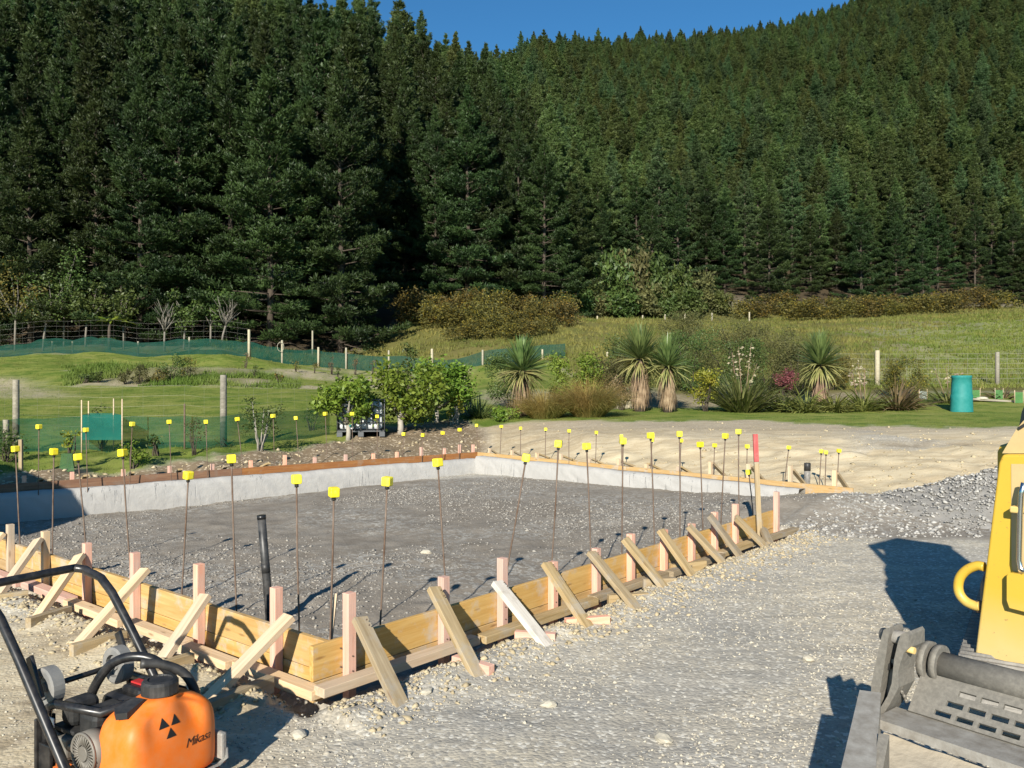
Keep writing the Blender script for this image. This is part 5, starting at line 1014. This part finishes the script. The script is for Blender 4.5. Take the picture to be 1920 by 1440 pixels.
# ------------------------------------------------------------------ plate compactor
from mathutils.bvhtree import BVHTree
def spl(pts, n=5):              # a smooth path through the points
    p = [Vector(q) for q in pts]; p = [p[0] * 2 - p[1]] + p + [p[-1] * 2 - p[-2]]; out = []
    for i in range(1, len(p) - 2):
        for k in range(n):
            t = k / n; a, b, c, d = p[i - 1], p[i], p[i + 1], p[i + 2]
            out.append(.5 * (2 * b + (c - a) * t + (2 * a - 5 * b + 4 * c - d) * t * t + (3 * b - a - 3 * c + d) * t ** 3))
    return out + [p[-2]]
def compactor():
    t = thing('plate_compactor', 'orange tanked plate compactor with black handle standing in the left foreground', 'plate compactor', (-1.04, 2.40, 0), math.atan2(-.52, .854))
    kw = dict(world=False)
    # base plate and frame
    mb = MB(); prof = [(-.42, .16), (-.36, .06), (-.28, .015), (.06, .015), (.14, .06), (.20, .17)]
    up = [(a, z + .022) for a, z in prof]
    mb.prism([(a, -.2, z) for a, z in prof] + [(a, -.2, z) for a, z in reversed(up)], (0, .4, 0)); mb.obj('base_plate', M_orange, t, **kw)
    mb = MB(); mb.box((-.14, 0, .2), (.34, .3, .05), None, .008); mb.box((-.14, 0, .12), (.22, .2, .12), None, .01); mb.obj('engine_bed', M_black, t, **kw)
    mb = MB()
    for a, b in ((-.3, -.14), (-.3, .14), (.02, -.14), (.02, .14)): mb.cyl((a, b, .04), (a, b, .19), .028, 12)
    mb.obj('rubber_mounts', M_blackpl, t, **kw)
    # tank: rounded loft
    secs = [(.36, .060, .105), (.37, .078, .130), (.40, .090, .146), (.48, .094, .152), (.575, .094, .152), (.63, .091, .148), (.663, .080, .128), (.684, .062, .096), (.695, .050, .068), (.703, .048, .052)]
    def se(a, b, q, p=3.6):
        c, s = math.cos(q), math.sin(q); return a * math.copysign(abs(c) ** (2 / p), c), b * math.copysign(abs(s) ** (2 / p), s)
    mb = MB(); n = 56; vs = []
    for z, a, b in secs:
        for k in range(n):
            x, y = se(a, b, 2 * math.pi * k / n, 5.0 if z < .68 else 2.6)
            # moulded hollows fanning down the front from the filler
            v = (z - .44) / .2
            if x > 0 and .40 < z < .69: x -= .030 * math.exp(-((y - .075 * (1.35 - v * .55)) / .020) ** 2) * max(0, min(1, (z - .585) / .06)) + .016 * math.exp(-((y + .035 + .03 * v) / .03) ** 2) * max(0, min(1, (z - .585) / .06))
            vs.append((x, y, z))
    F = [(i * n + k, i * n + (k + 1) % n, (i + 1) * n + (k + 1) % n, (i + 1) * n + k) for i in range(len(secs) - 1) for k in range(n)]
    F += [tuple(reversed(range(n))), tuple((len(secs) - 1) * n + k for k in range(n))]; mb.add(vs, F, True)
    tank = mb.obj('water_tank', M_orange, t, **kw)
    sm = tank.modifiers.new('smooth', 'SUBSURF'); sm.levels = 2; sm.render_levels = 2; bpy.context.view_layer.update(); dg = bpy.context.evaluated_depsgraph_get(); tv = BVHTree.FromObject(tank, dg)
    mb = MB(); vs = []; n = 48                                                                          # ribbed filler cap
    for z, r in ((.700, .047), (.704, .051), (.734, .051), (.741, .046), (.743, .035), (.739, .033), (.739, .0)):
        for k in range(n): q = 2 * math.pi * k / n; rr = r * (1 + (.035 if (k // 3) % 2 and .70 < z < .74 else 0)); vs.append((rr * math.cos(q), rr * math.sin(q) + .005, z))
    mb.add(vs, [(i * n + k, i * n + (k + 1) % n, (i + 1) * n + (k + 1) % n, (i + 1) * n + k) for i in range(6) for k in range(n)]); cap = mb.obj('filler_cap', M_blackpl, tank, **kw)
    mb = MB(); mb.prism([(.02, -.06, .69), (-.02, -.066, .69), (-.03, -.12, .673), (.0, -.135, .669), (.03, -.12, .673)], (0, 0, .018)); mb.obj('cap_tether', M_blackpl, tank, **kw)
    # lettering and mark, wrapped on the tank front
    def front(b, z):
        h = tv.ray_cast(Vector((.4, b, z)), Vector((-1, 0, 0)))
        if h[0] is not None: return h[0].x + .0012
        a_, b_ = np.interp(z, [s[0] for s in secs], [s[1] for s in secs]), np.interp(z, [s[0] for s in secs], [s[2] for s in secs])
        f = max(0, 1 - abs(b / b_) ** 4.0) ** (1 / 4.0); v = (z - .44) / .2; x = a_ * f
        x -= .030 * math.exp(-((b - .075 * (1.35 - v * .55)) / .020) ** 2) * max(0, min(1, (z - .585) / .06)) + .016 * math.exp(-((b + .035 + .03 * v) / .03) ** 2) * max(0, min(1, (z - .585) / .06)); return x + .0022
    M_ink = simple('black_print', (.012, .012, .012), .5)
    def fine(bm, n): bmesh.ops.triangulate(bm, faces=bm.faces[:]); bmesh.ops.subdivide_edges(bm, edges=bm.edges[:], cuts=n)
    cu = bpy.data.curves.new('script', 'FONT'); cu.body = 'Mikasa'; cu.size = .036; cu.shear = .35; cu.space_character = .9; cu.resolution_u = 3; cu.offset = -.0002
    to = bpy.data.objects.new('script', cu); COL.objects.link(to); bpy.context.view_layer.update(); me = bpy.data.meshes.new_from_object(to); bpy.data.objects.remove(to)
    bm = bmesh.new(); bm.from_mesh(me); fine(bm, 1)
    for v in bm.verts: b = .022 + v.co.x; z = .552 + v.co.y; v.co = Vector((front(b, z), b, z))
    bm.to_mesh(me); bm.free(); me.name = 'lettering'; link('lettering', me, M_ink, tank)
    bm = bmesh.new()
    for k in range(3):                                                                                  # three triangles meeting at a point
        q = R(30 + 120 * k) + (0 if k < 2 else 0); q = [R(28), R(152), R(270)][k]
        pts = [(0.003, 0)] + [(.030, -.016), (.030, .016)]
        vv = [bm.verts.new((x * math.cos(q) - y * math.sin(q), x * math.sin(q) + y * math.cos(q), 0)) for x, y in pts]; bm.faces.new(vv)
    fine(bm, 3)
    for v in bm.verts: b = -.022 + v.co.x; z = .63 + v.co.y; v.co = Vector((front(b, z), b, z))
    me = bpy.data.meshes.new('emblem'); bm.to_mesh(me); bm.free(); link('emblem', me, M_ink, tank)
    mb = MB(); mb.box((.075, .155, .50), (.05, .02, .10), None, .006); mb.obj('tank_bracket', M_duststeel, t, **kw)
    MB().tube([(.11, -.13, .44), (.115, .12, .44), (.1, .16, .455), (.09, .165, .50)], .009, 8).obj('tank_bar', M_duststeel, t, **kw)
    # engine
    mb = MB(); mb.box((-.20, .02, .43), (.18, .17, .2), None, .015)
    for k in range(7): mb.box((-.20, .0, .45 + .018 * k), (.20, .2, .006))
    eng = mb.obj('engine', M_alu, t, **kw)
    mb = MB(); mb.box((-.150, -.07, .615), (.10, .12, .09), None, .022); mb.box((-.150, -.07, .565), (.112, .135, .012), None, .005); mb.obj('air_cleaner', M_blackpl, eng, **kw)
    mb = MB(); mb.box((-.245, -.09, .635), (.07, .09, .075), None, .018); mb.box((-.245, -.09, .59), (.11, .11, .014), None, .004); mb.obj('control_box', M_blackpl, eng, **kw)
    mb = MB(); mb.box((-.22, .07, .60), (.17, .14, .09), None, .03); mb.box((-.19, .08, .655), (.10, .09, .03), None, .012); mb.obj('fuel_tank', M_black, eng, **kw)
    mb = MB(); mb.box((-.19, .075, .673), (.07, .03, .006), None, .002); mb.obj('cover_sticker', M_redcov, eng, **kw)
    mb = MB(); q = Vector((-.10, -.165, .565))                                                           # recoil starter with radial slots
    mb.cyl(q + Vector((0, .05, 0)), q, .058, 28)
    o1 = mb.obj('recoil_starter', M_alu, eng, **kw); mb = MB()
    for k in range(30):
        a = 2 * math.pi * k / 30; d = Vector((math.cos(a), 0, math.sin(a))); p0 = q + d * .024; p1 = q + d * .053; s = Vector((-math.sin(a), 0, math.cos(a)))
        mb.tube([p0 + Vector((0, -.004, 0)), p1 + Vector((0, -.004, 0))], .0026, 5)
    mb.tube([q + Vector((.055 * math.cos(a), -.004, .055 * math.sin(a))) for a in np.linspace(0, 6.283, 29)[:-1]], .0045, 6, False, True); mb.cyl(q, q + Vector((0, -.008, 0)), .021, 18); mb.obj('starter_grille', M_alu, o1, **kw)
    r = np.random.RandomState(5); mb = MB()
    for k in range(16): mb.tube([(-.33 + .2 * r.rand(), -.15 + .04 * r.rand(), .50 + .08 * r.rand()), (-.33 + .2 * r.rand(), -.16 + .05 * r.rand(), .51 + .08 * r.rand()), (-.3 + .2 * r.rand(), -.12, .56)], .006 + .006 * r.rand(), 6)
    mb.box((-.22, -.14, .55), (.05, .05, .06), None, .006); mb.box((-.27, -.13, .53), (.04, .05, .08), None, .006); mb.obj('carburettor', M_alu, eng, **kw)
    MB().box((-.27, .14, .48), (.16, .1, .12), None, .02).obj('muffler', M_duststeel, eng, **kw)
    mb = MB(); mb.box((-.03, .13, .60), (.06, .05, .05), None, .02); mb.obj('hose_valve', M_orange, t, **kw)
    # guard frame and lifting hoop
    mb = MB(); mb.tube([(-.31, -.155, .30), (-.31, -.155, .62), (-.30, -.155, .65), (-.27, -.15, .665), (-.08, -.13, .67), (-.07, .1, .67)], .013, 10)
    mb.tube([(-.36, .15, .30), (-.36, .15, .60), (-.35, .14, .65), (-.06, .13, .655)], .013, 10); mb.tube([(-.31, -.15, .5), (-.36, .15, .5)], .012, 8); mb.obj('guard_frame', M_black, t, **kw)
    mb = MB(); mb.box((-.32, -.155, .50), (.012, .06, .24), None, .003); mb.box((-.29, -.17, .47), (.06, .012, .16), None, .003); pn = mb.obj('side_panel', M_black, t, **kw)
    MB().box((-.265, -.172, .61), (.045, .004, .05), None, .001).obj('sticker', M_label, pn, **kw); MB().box((-.265, -.1755, .60), (.03, .004, .012), None, .001).obj('sticker_print', M_blackpl, pn, **kw)
    MB().tube(spl([(-.30, -.03, .60), (-.295, -.02, .66), (-.25, .005, .735), (-.19, .035, .765), (-.13, .075, .755), (-.09, .11, .70), (-.085, .115, .63)]), .0145, 12).obj('lifting_hoop', M_black, t, **kw)
    MB().tube(spl([(-.13, .03, .755), (-.10, .08, .745), (-.06, .13, .71), (-.03, .15, .65), (-.03, .15, .60)]), .014, 12).obj('water_hose', M_blackpl, t, **kw)
    # handle
    L = [(.06, -.208, .335), (-.134, -.208, .545), (-.4665, -.208, .902), (-.60, -.208, .955)]; arc = [(-.628, -.205, .962), (-.648, -.19, .966), (-.656, -.165, .967)]
    far = [(a, -.056 - b, z) for a, b, z in reversed(arc)] + [(a, -.056 - b, z) for a, b, z in reversed(L)]
    MB().tube(spl(L + arc + far, 3), .0140, 14).obj('handle', M_black, t, **kw)
    mb = MB(); mb.tube([(-.02, -.208, .42), (-.02, .152, .42)], .014, 8); mb.tube([(.05, -.208, .35), (.05, .152, .35)], .014, 8); mb.obj('handle_pivot', M_black, t, **kw)
    ax = MB().cyl((-.335, -.11, .70), (-.335, .075, .70), .009, 8).obj('wheel_axle', M_black, t, **kw)
    for b in (-.135, .09):
        mb = MB(); n = 26; vs = []
        for y, r_ in ((-.021, .036), (-.021, .052), (-.017, .059), (.017, .059), (.021, .052), (.021, .036)):
            for k in range(n): vs.append((-.335 + r_ * math.cos(2 * math.pi * k / n), b + y, .70 + r_ * math.sin(2 * math.pi * k / n)))
        mb.add(vs, [(i * n + k, ((i + 1) % 6) * n + k, ((i + 1) % 6) * n + (k + 1) % n, i * n + (k + 1) % n) for i in range(6) for k in range(n)]); w = mb.obj('wheel', M_greywheel, t, **kw)
        mb = MB(); mb.cyl((-.335, b - .016, .70), (-.335, b + .016, .70), .014, 12)
        for k in range(6): a = math.pi * k / 3; mb.tube([(-.335 + .01 * math.cos(a), b, .70 + .01 * math.sin(a)), (-.335 + .037 * math.cos(a), b, .70 + .037 * math.sin(a))], .006, 5)
        mb.cyl((-.335, b - .008, .70), (-.335, b + .008, .70), .034, 20); mb.obj('wheel_hub', M_greywheel, w, **kw)
    mb = MB()
    for b in (-.17, .115): mb.box((-.345, b, .735), (.03, .012, .13), Matrix.Rotation(-.5, 3, 'Y'), .003)
    mb.obj('wheel_bracket', M_black, t, **kw)
    # real size: stretched about the eye so that it stands on the yard with its true shadow; the low chassis is flat
    K, Z0 = 1.32, .402
    t.location = (-1.04 * K, 2.40 * K, 0)
    def fit(o):
        for c in o.children:
            for v in c.data.vertices: z = v.co.z; v.co = (v.co.x * K, v.co.y * K, K * (z - Z0) if z > .46 else K * .072 * z / .46)
            fit(c)
    bpy.context.view_layer.update(); fit(t)
    return t
compactor()
# ------------------------------------------------------------------ yellow tracked loader with its steel bucket
def loader():
    Gp = Vector((1.288, 2.857, 0)); w = Vector((.62, -.785, 0)).normalized(); m = Vector((.785, .62, 0)).normalized(); rz = math.atan2(w.y, w.x)
    t = thing('tracked_loader', 'yellow tracked loader with a worn grey steel bucket at the right edge', 'loader', Gp, rz); kw = dict(world=False)
    I = wloc(t).inverted()
    def LP(px, py, Y):                      # point of the machine's own plane Y = const seen at that pixel
        u = (px - CX) / FP; d = (Gp.dot(m) + Y) / (u * m.x + m.y); p = Vector((u * d, d, CH - (py - CY) / FP * d)); return I @ p
    def plate(pxs, Y, th): return [LP(a, b, Y) for a, b in pxs], (0, th, 0)
    # bucket
    zl = LP(1650, 1350, 0).z
    mb = MB(); mb.prism([(-.02, 0, zl), (1.5, 0, zl), (1.5, 0, zl - .032), (-.02, 0, zl - .032)], (0, .16, 0)); bk = mb.obj('bucket', M_steell, t, **kw)
    # slotted back plate: rails and ribs with open slots between
    y0, z0, y1, z1 = .15, zl, .275, zl + .135; P0 = Vector((0, y0, z0)); dv = Vector((0, y1 - y0, z1 - z0)); nv = Vector((0, -dv.z, dv.y)).normalized() * .012
    mb = MB()
    def strip(x0, x1, f0, f1):
        a = [P0 + dv * f0 + Vector((x0, 0, 0)), P0 + dv * f0 + Vector((x1, 0, 0)), P0 + dv * f1 + Vector((x1, 0, 0)), P0 + dv * f1 + Vector((x0, 0, 0))]; mb.prism(a, nv)
    rows = [(.08, .18), (.31, .42), (.56, .67)]; pitch, gap = .072, .056; edges = [0] + [q for r_ in rows for q in r_] + [1.]
    for k in range(0, len(edges), 2): strip(.03, 1.5, edges[k], edges[k + 1])
    for j, (a, b) in enumerate(rows):
        x = .03; c = .115 + .028 * j
        if j == 2: c += .0
        first = True
        while x < 1.5:
            nx = c if first else c + 0
            strip(x, min(c, 1.5), a, b); x = c + gap; c += pitch; first = False
    mb.obj('slotted_plate', M_steel, bk, **kw)
    mb = MB(); mb.tube([(.07, .29, zl + .15), (.4, .29, zl + .15), (1.5, .29, zl + .15)], .05, 18); mb.obj('cross_tube', M_steel, bk, **kw)
    mb = MB(); mb.cyl((.02, .29, zl + .155), (.045, .29, zl + .155), .072, 20); mb.cyl((.062, .29, zl + .155), (.085, .29, zl + .155), .068, 20); mb.obj('tube_collar', M_steel, bk, **kw)
    # floor below the ledge, filled with sand
    mb = MB(); nx, ny = 40, 24; vs = []
    for i in range(nx):
        for j in range(ny):
            X = .0 + 1.5 * i / (nx - 1); f = j / (ny - 1); vs.append((X, .03 - .75 * f, zl - .05 - .16 * f ** .7 + .012 * float(fbm(X * 7, f * 6, 33, 3))))
    mb.add(vs, [(i * ny + j, (i + 1) * ny + j, (i + 1) * ny + j + 1, i * ny + j + 1) for i in range(nx - 1) for j in range(ny - 1)], True)
    M_sand = simple('damp_sand', (.42, .37, .29), .95, 0, .1, (.20, .17, .13), 4, .8, .6); mb.obj('sand_fill', M_sand, bk, **kw)
    # left side plate with its raised edge
    def rail(quad, thick, name, mat, zlow):
        a = [I @ P(*q) for q in quad]; mbb = MB(); mbb.prism(a, (0, 0, -thick)); return mbb.obj(name, mat, bk, **kw)
    zt1, zt0 = zl + .075, zl + .0
    rail([(1612, 1294, zt1), (1652, 1299, zt1), (1642, 1446, zt0), (1577, 1442, zt0), (1560, 1500, zt0 - .03)][:4], .42, 'side_plate', M_steell, 0)
    rail([(1648, 1375, zt1 - .03), (1668, 1378, zt1 - .03), (1655, 1446, zt0 - .02), (1636, 1446, zt0 - .02)], .4, 'side_rib', M_steel, 0)
    # hitch ear: two plates, web, pin
    Y = .12
    mb = MB(); mb.prism(*plate([(1657, 1181), (1664, 1178), (1667, 1190), (1662, 1225), (1656, 1262), (1650, 1300), (1652, 1345), (1638, 1352), (1633, 1330), (1634, 1282), (1646, 1225), (1652, 1198)], Y, .11)); mb.obj('hitch_plate', M_steel, bk, **kw)
    mb = MB(); mb.prism(*plate([(1689, 1190), (1700, 1186), (1704, 1192), (1704, 1216), (1694, 1226), (1688, 1245), (1684, 1262), (1685, 1290), (1668, 1322), (1642, 1362), (1633, 1358), (1646, 1336), (1664, 1306), (1672, 1282), (1677, 1235), (1684, 1205)], Y - .02, .12)); mb.obj('hitch_plate', M_steel, bk, **kw)
    mb = MB(); mb.prism(*plate([(1661, 1236), (1678, 1236), (1675, 1268), (1668, 1298), (1650, 1330), (1648, 1300), (1655, 1262)], Y + .05, .03)); mb.prism(*plate([(1650, 1330), (1668, 1300), (1672, 1312), (1648, 1345)], Y + .05, .04)); mb.obj('hitch_web', M_steell, bk, **kw)
    a = LP(1658, 1190, Y + .05); b = LP(1700, 1198, Y + .04); mb = MB(); mb.cyl(a + (a - b).normalized() * .006, b + (b - a).normalized() * .006, .024, 16); mb.obj('hitch_pin', M_track, bk, **kw)
    a = LP(1664, 1250, Y + .03); MB().cyl(a, a + Vector((0, .03, 0)), .013, 10).obj('grease_fitting', M_black, bk, **kw)
    mb = MB(); a = LP(1689, 1266, Y + .03)
    for k in range(7): mb.tube([a + Vector((.0, .01 + .02 * math.cos(k), .03 - .02 * k)), a + Vector((.014, .0 + .02 * math.cos(k), .022 - .02 * k))], .006, 6)
    mb.obj('worn_weld', M_alu, bk, **kw)
    a = LP(1705, 1218, Y); MB().cyl(a + Vector((-.02, 0, 0)), a + Vector((.02, 0, 0)), .012, 10).obj('hitch_bolt', M_yellowd, bk, **kw)
    # body: tall narrow front corner panel
    Y = 1.36
    mb = MB(); front_ = [(1826, 1240), (1871, 1281), (1990, 1320), (1990, 852), (1879, 852), (1872, 868), (1868, 900), (1846, 1080)]
    mb.prism([LP(a, b, Y) for a, b in front_], (.0, .75, 0)); body = mb.obj('body', M_yellow, t, **kw)
    bev = body.modifiers.new('bevel', 'BEVEL'); bev.width = .012; bev.segments = 3; bev.limit_method = 'ANGLE'
    mb = MB(); mb.prism(*plate([(1893, 1140), (1990, 1165), (1990, 1085), (1893, 1074), (1888, 1080), (1888, 1126)], Y - .05, .049)); o = mb.obj('step_block', M_yellow, body, **kw)
    mb = MB(); mb.prism(*plate([(1896, 870), (1990, 870), (1990, 1078), (1900, 1072), (1897, 1060)], Y - .003, .002)); mb.obj('side_recess', M_tan, body, **kw)
    mb = MB(); mb.tube([LP(1920, 905, Y - .06), LP(1915, 925, Y - .06), LP(1913, 960, Y - .06), LP(1911, 1050, Y - .06), LP(1914, 1066, Y - .06), LP(1922, 1072, Y - .06)], .012, 10); g_ = mb.obj('bright_handrail', M_chrome, body, **kw)
    MB().box(LP(1909, 955, Y - .04), (.05, .06, .03), None, .006).obj('handrail_clamp', M_yellowd, g_, **kw)
    mb = MB(); mb.tube(spl([LP(1846, 1063, Y + .05), LP(1832, 1061, Y + .05), LP(1814, 1068, Y + .05), LP(1801, 1082, Y + .05), LP(1797, 1100, Y + .05), LP(1801, 1116, Y + .05), LP(1813, 1129, Y + .05), LP(1829, 1136, Y + .05), LP(1838, 1137, Y + .05)]), .0225, 18); mb.obj('grab_handle', M_yellow, t, **kw)
    mb = MB(); mb.cyl(LP(1838, 1128, Y + .06), LP(1838, 1148, Y + .06), .02, 8); mb.obj('handle_mount', M_rust, t, **kw)
    # sloping cab pillar, glass, roof
    mb = MB(); mb.prism(*plate([(1879, 850), (1925, 850), (1985, 735), (1918, 790), (1905, 806)], Y + .05, .12)); mb.obj('cab_pillar', M_tan, t, **kw)
    mb = MB(); mb.prism(*plate([(1907, 802), (1911, 806), (1960, 776), (1960, 768)], Y + .04, .14)); mb.obj('pillar_stripe', M_blackpl, t, **kw)
    mb = MB(); mb.prism(*plate([(1911, 798), (1916, 772), (1938, 720), (1990, 640), (2030, 520), (2250, 520), (2250, 800), (1960, 800)], Y + .12, .5)); mb.obj('cab_glass', M_glass, t, **kw)
    gv = [v for c_ in t.children if c_.name.startswith('cab_glass') for v in c_.data.vertices]; gx0 = min(v.co.x for v in gv if v.co.z > 1.6); gx1 = max(v.co.x for v in gv); gy0 = min(v.co.y for v in gv); gy1 = max(v.co.y for v in gv); gz1 = max(v.co.z for v in gv)
    MB().box(((gx0 + gx1) / 2, (gy0 + gy1) / 2, gz1 + .035), (gx1 - gx0 + .06, gy1 - gy0 + .1, .07), None, .025).obj('cab_roof', M_yellow, t, **kw)
    for X in (gx0 + .0, gx1 - .03):
        for Yp in (gy0 - .012, gy1 + .012): MB().box((X, Yp, gz1 - .38), (.06, .05, .76), None, .008).obj('cab_post', M_blackpl, t, **kw)
    for X in (.98, 1.4):
        beam('lift_arm', wloc(t) @ Vector((X, .33, zl + .15)), wloc(t) @ Vector((X, 2.0, 1.0)), .07, .16, M_yellow, t, (0, 0, 1), .012)
    MB().cyl((1.19, .36, zl + .2), (1.19, 1.5, .75), .03, 12).obj('hydraulic_ram', M_chrome, t, **kw)
    c = LP(2060, 1050, Y + .9); MB().box((c.x, c.y, .85), (.55, 1.2, .9), None, .05).obj('engine_housing', M_yellow, t, **kw)
    # track: long loop with ribs, seen running away behind the panel
    ta = I @ P(1722, 1262, .30); tb_ = I @ P(1838, 1000, .30); dv = (tb_ - ta); dv.z = 0; Lt = 3.1; dv.normalize(); sd = Vector((dv.y, -dv.x, 0)); wt = .36
    mb = MB(); prof = []; r_ = .20
    for k in range(9): a = math.pi / 2 + math.pi * k / 8; prof.append((r_ + r_ * math.cos(a) * 1.0, .15 + .15 + r_ * 0 + (.15) * math.sin(a) - .0))
    prof = [(r_ + r_ * math.cos(math.pi / 2 + math.pi * k / 10), .155 + .155 * math.sin(math.pi / 2 + math.pi * k / 10)) for k in range(11)] + [(Lt - r_ + r_ * math.cos(-math.pi / 2 + math.pi * k / 10), .155 + .155 * math.sin(-math.pi / 2 + math.pi * k / 10)) for k in range(11)]
    base = Vector((ta.x, ta.y, 0)) + sd * .13; pts = [base + dv * a + Vector((0, 0, z)) for a, z in prof]; mb.prism(pts, sd * wt); tk = mb.obj('track', M_track, t, **kw)
    mb = MB()
    per = []
    for (a0, z0_), (a1, z1_) in zip(prof, prof[1:] + prof[:1]):
        n = max(1, int(math.hypot(a1 - a0, z1_ - z0_) / .062)); per += [(a0 + (a1 - a0) * i / n, z0_ + (z1_ - z0_) * i / n) for i in range(n)]
    for a, z in per[::1]:
        p = base + dv * a + Vector((0, 0, z)); mb.tube([p + sd * .004, p + sd * (wt - .004)], .0125, 5)
    mb.obj('track_lugs', M_track, tk, **kw); tk.modifiers.clear()
    tk2 = tk.copy(); COL.objects.link(tk2); tk2.location = tk2.location + sd * 1.0
    lug = tk.children[0].copy(); COL.objects.link(lug); lug.parent = tk2
    c = base + dv * 1.5 + sd * .68 + Vector((0, 0, .42)); MB().box(c, (1.2, 2.0, .45), Matrix.Rotation(math.atan2(dv.y, dv.x) - math.pi / 2, 3, 'Z'), .03).obj('chassis', M_track, t, **kw)
    return t
loader()
# ------------------------------------------------------------------ guessed hut shape, added out of sight on the left to shade the footing
def shadow_hut():
    T = P(140, 966, -.27); s = 5.9; e = T + sdir * s
    t = thing('unseen_shadow_hut', 'plain grey hut shape added unseen on the left, standing in for what shades the footing', 'shadow_hut', (e.x - 1.72, e.y + .2, 0)); zt = e.z; kw = dict(world=False)
    y0, y1 = -1.6, .35
    mb = MB(); mb.prism([(1.85, y1, 0), (1.85, y1, zt - .02), (.0, y1, zt + .75), (-1.85, y1, zt - .02), (-1.85, y1, 0)], (0, y0 - y1, 0)); mb.obj('wall', simple('hut_grey', (.35, .35, .34), .6), t, **kw)
    mb = MB()
    for sg in (-1, 1): mb.prism([(sg * 2.0, y1 + .1, zt - .08), (0, y1 + .1, zt + .79), (0, y1 + .1, zt + .83), (sg * 2.0, y1 + .1, zt - .04)], (0, y0 - y1 - .2, 0))
    mb.obj('roof', simple('hut_roof', (.25, .26, .27), .4, .3), t, **kw)
    MB().box((1.86, -.6, 1.0), (.04, .8, 2.0), None, .005).obj('door', simple('hut_door', (.5, .5, .48), .5), t, **kw)
    f = MB().box((-.6, y1 + .01, 1.5), (.9, .04, .7), None, .005).obj('window', M_white, t, **kw); MB().box((-.6, y1 + .03, 1.5), (.8, .02, .6)).obj('pane', M_glass, f, **kw)
shadow_hut()
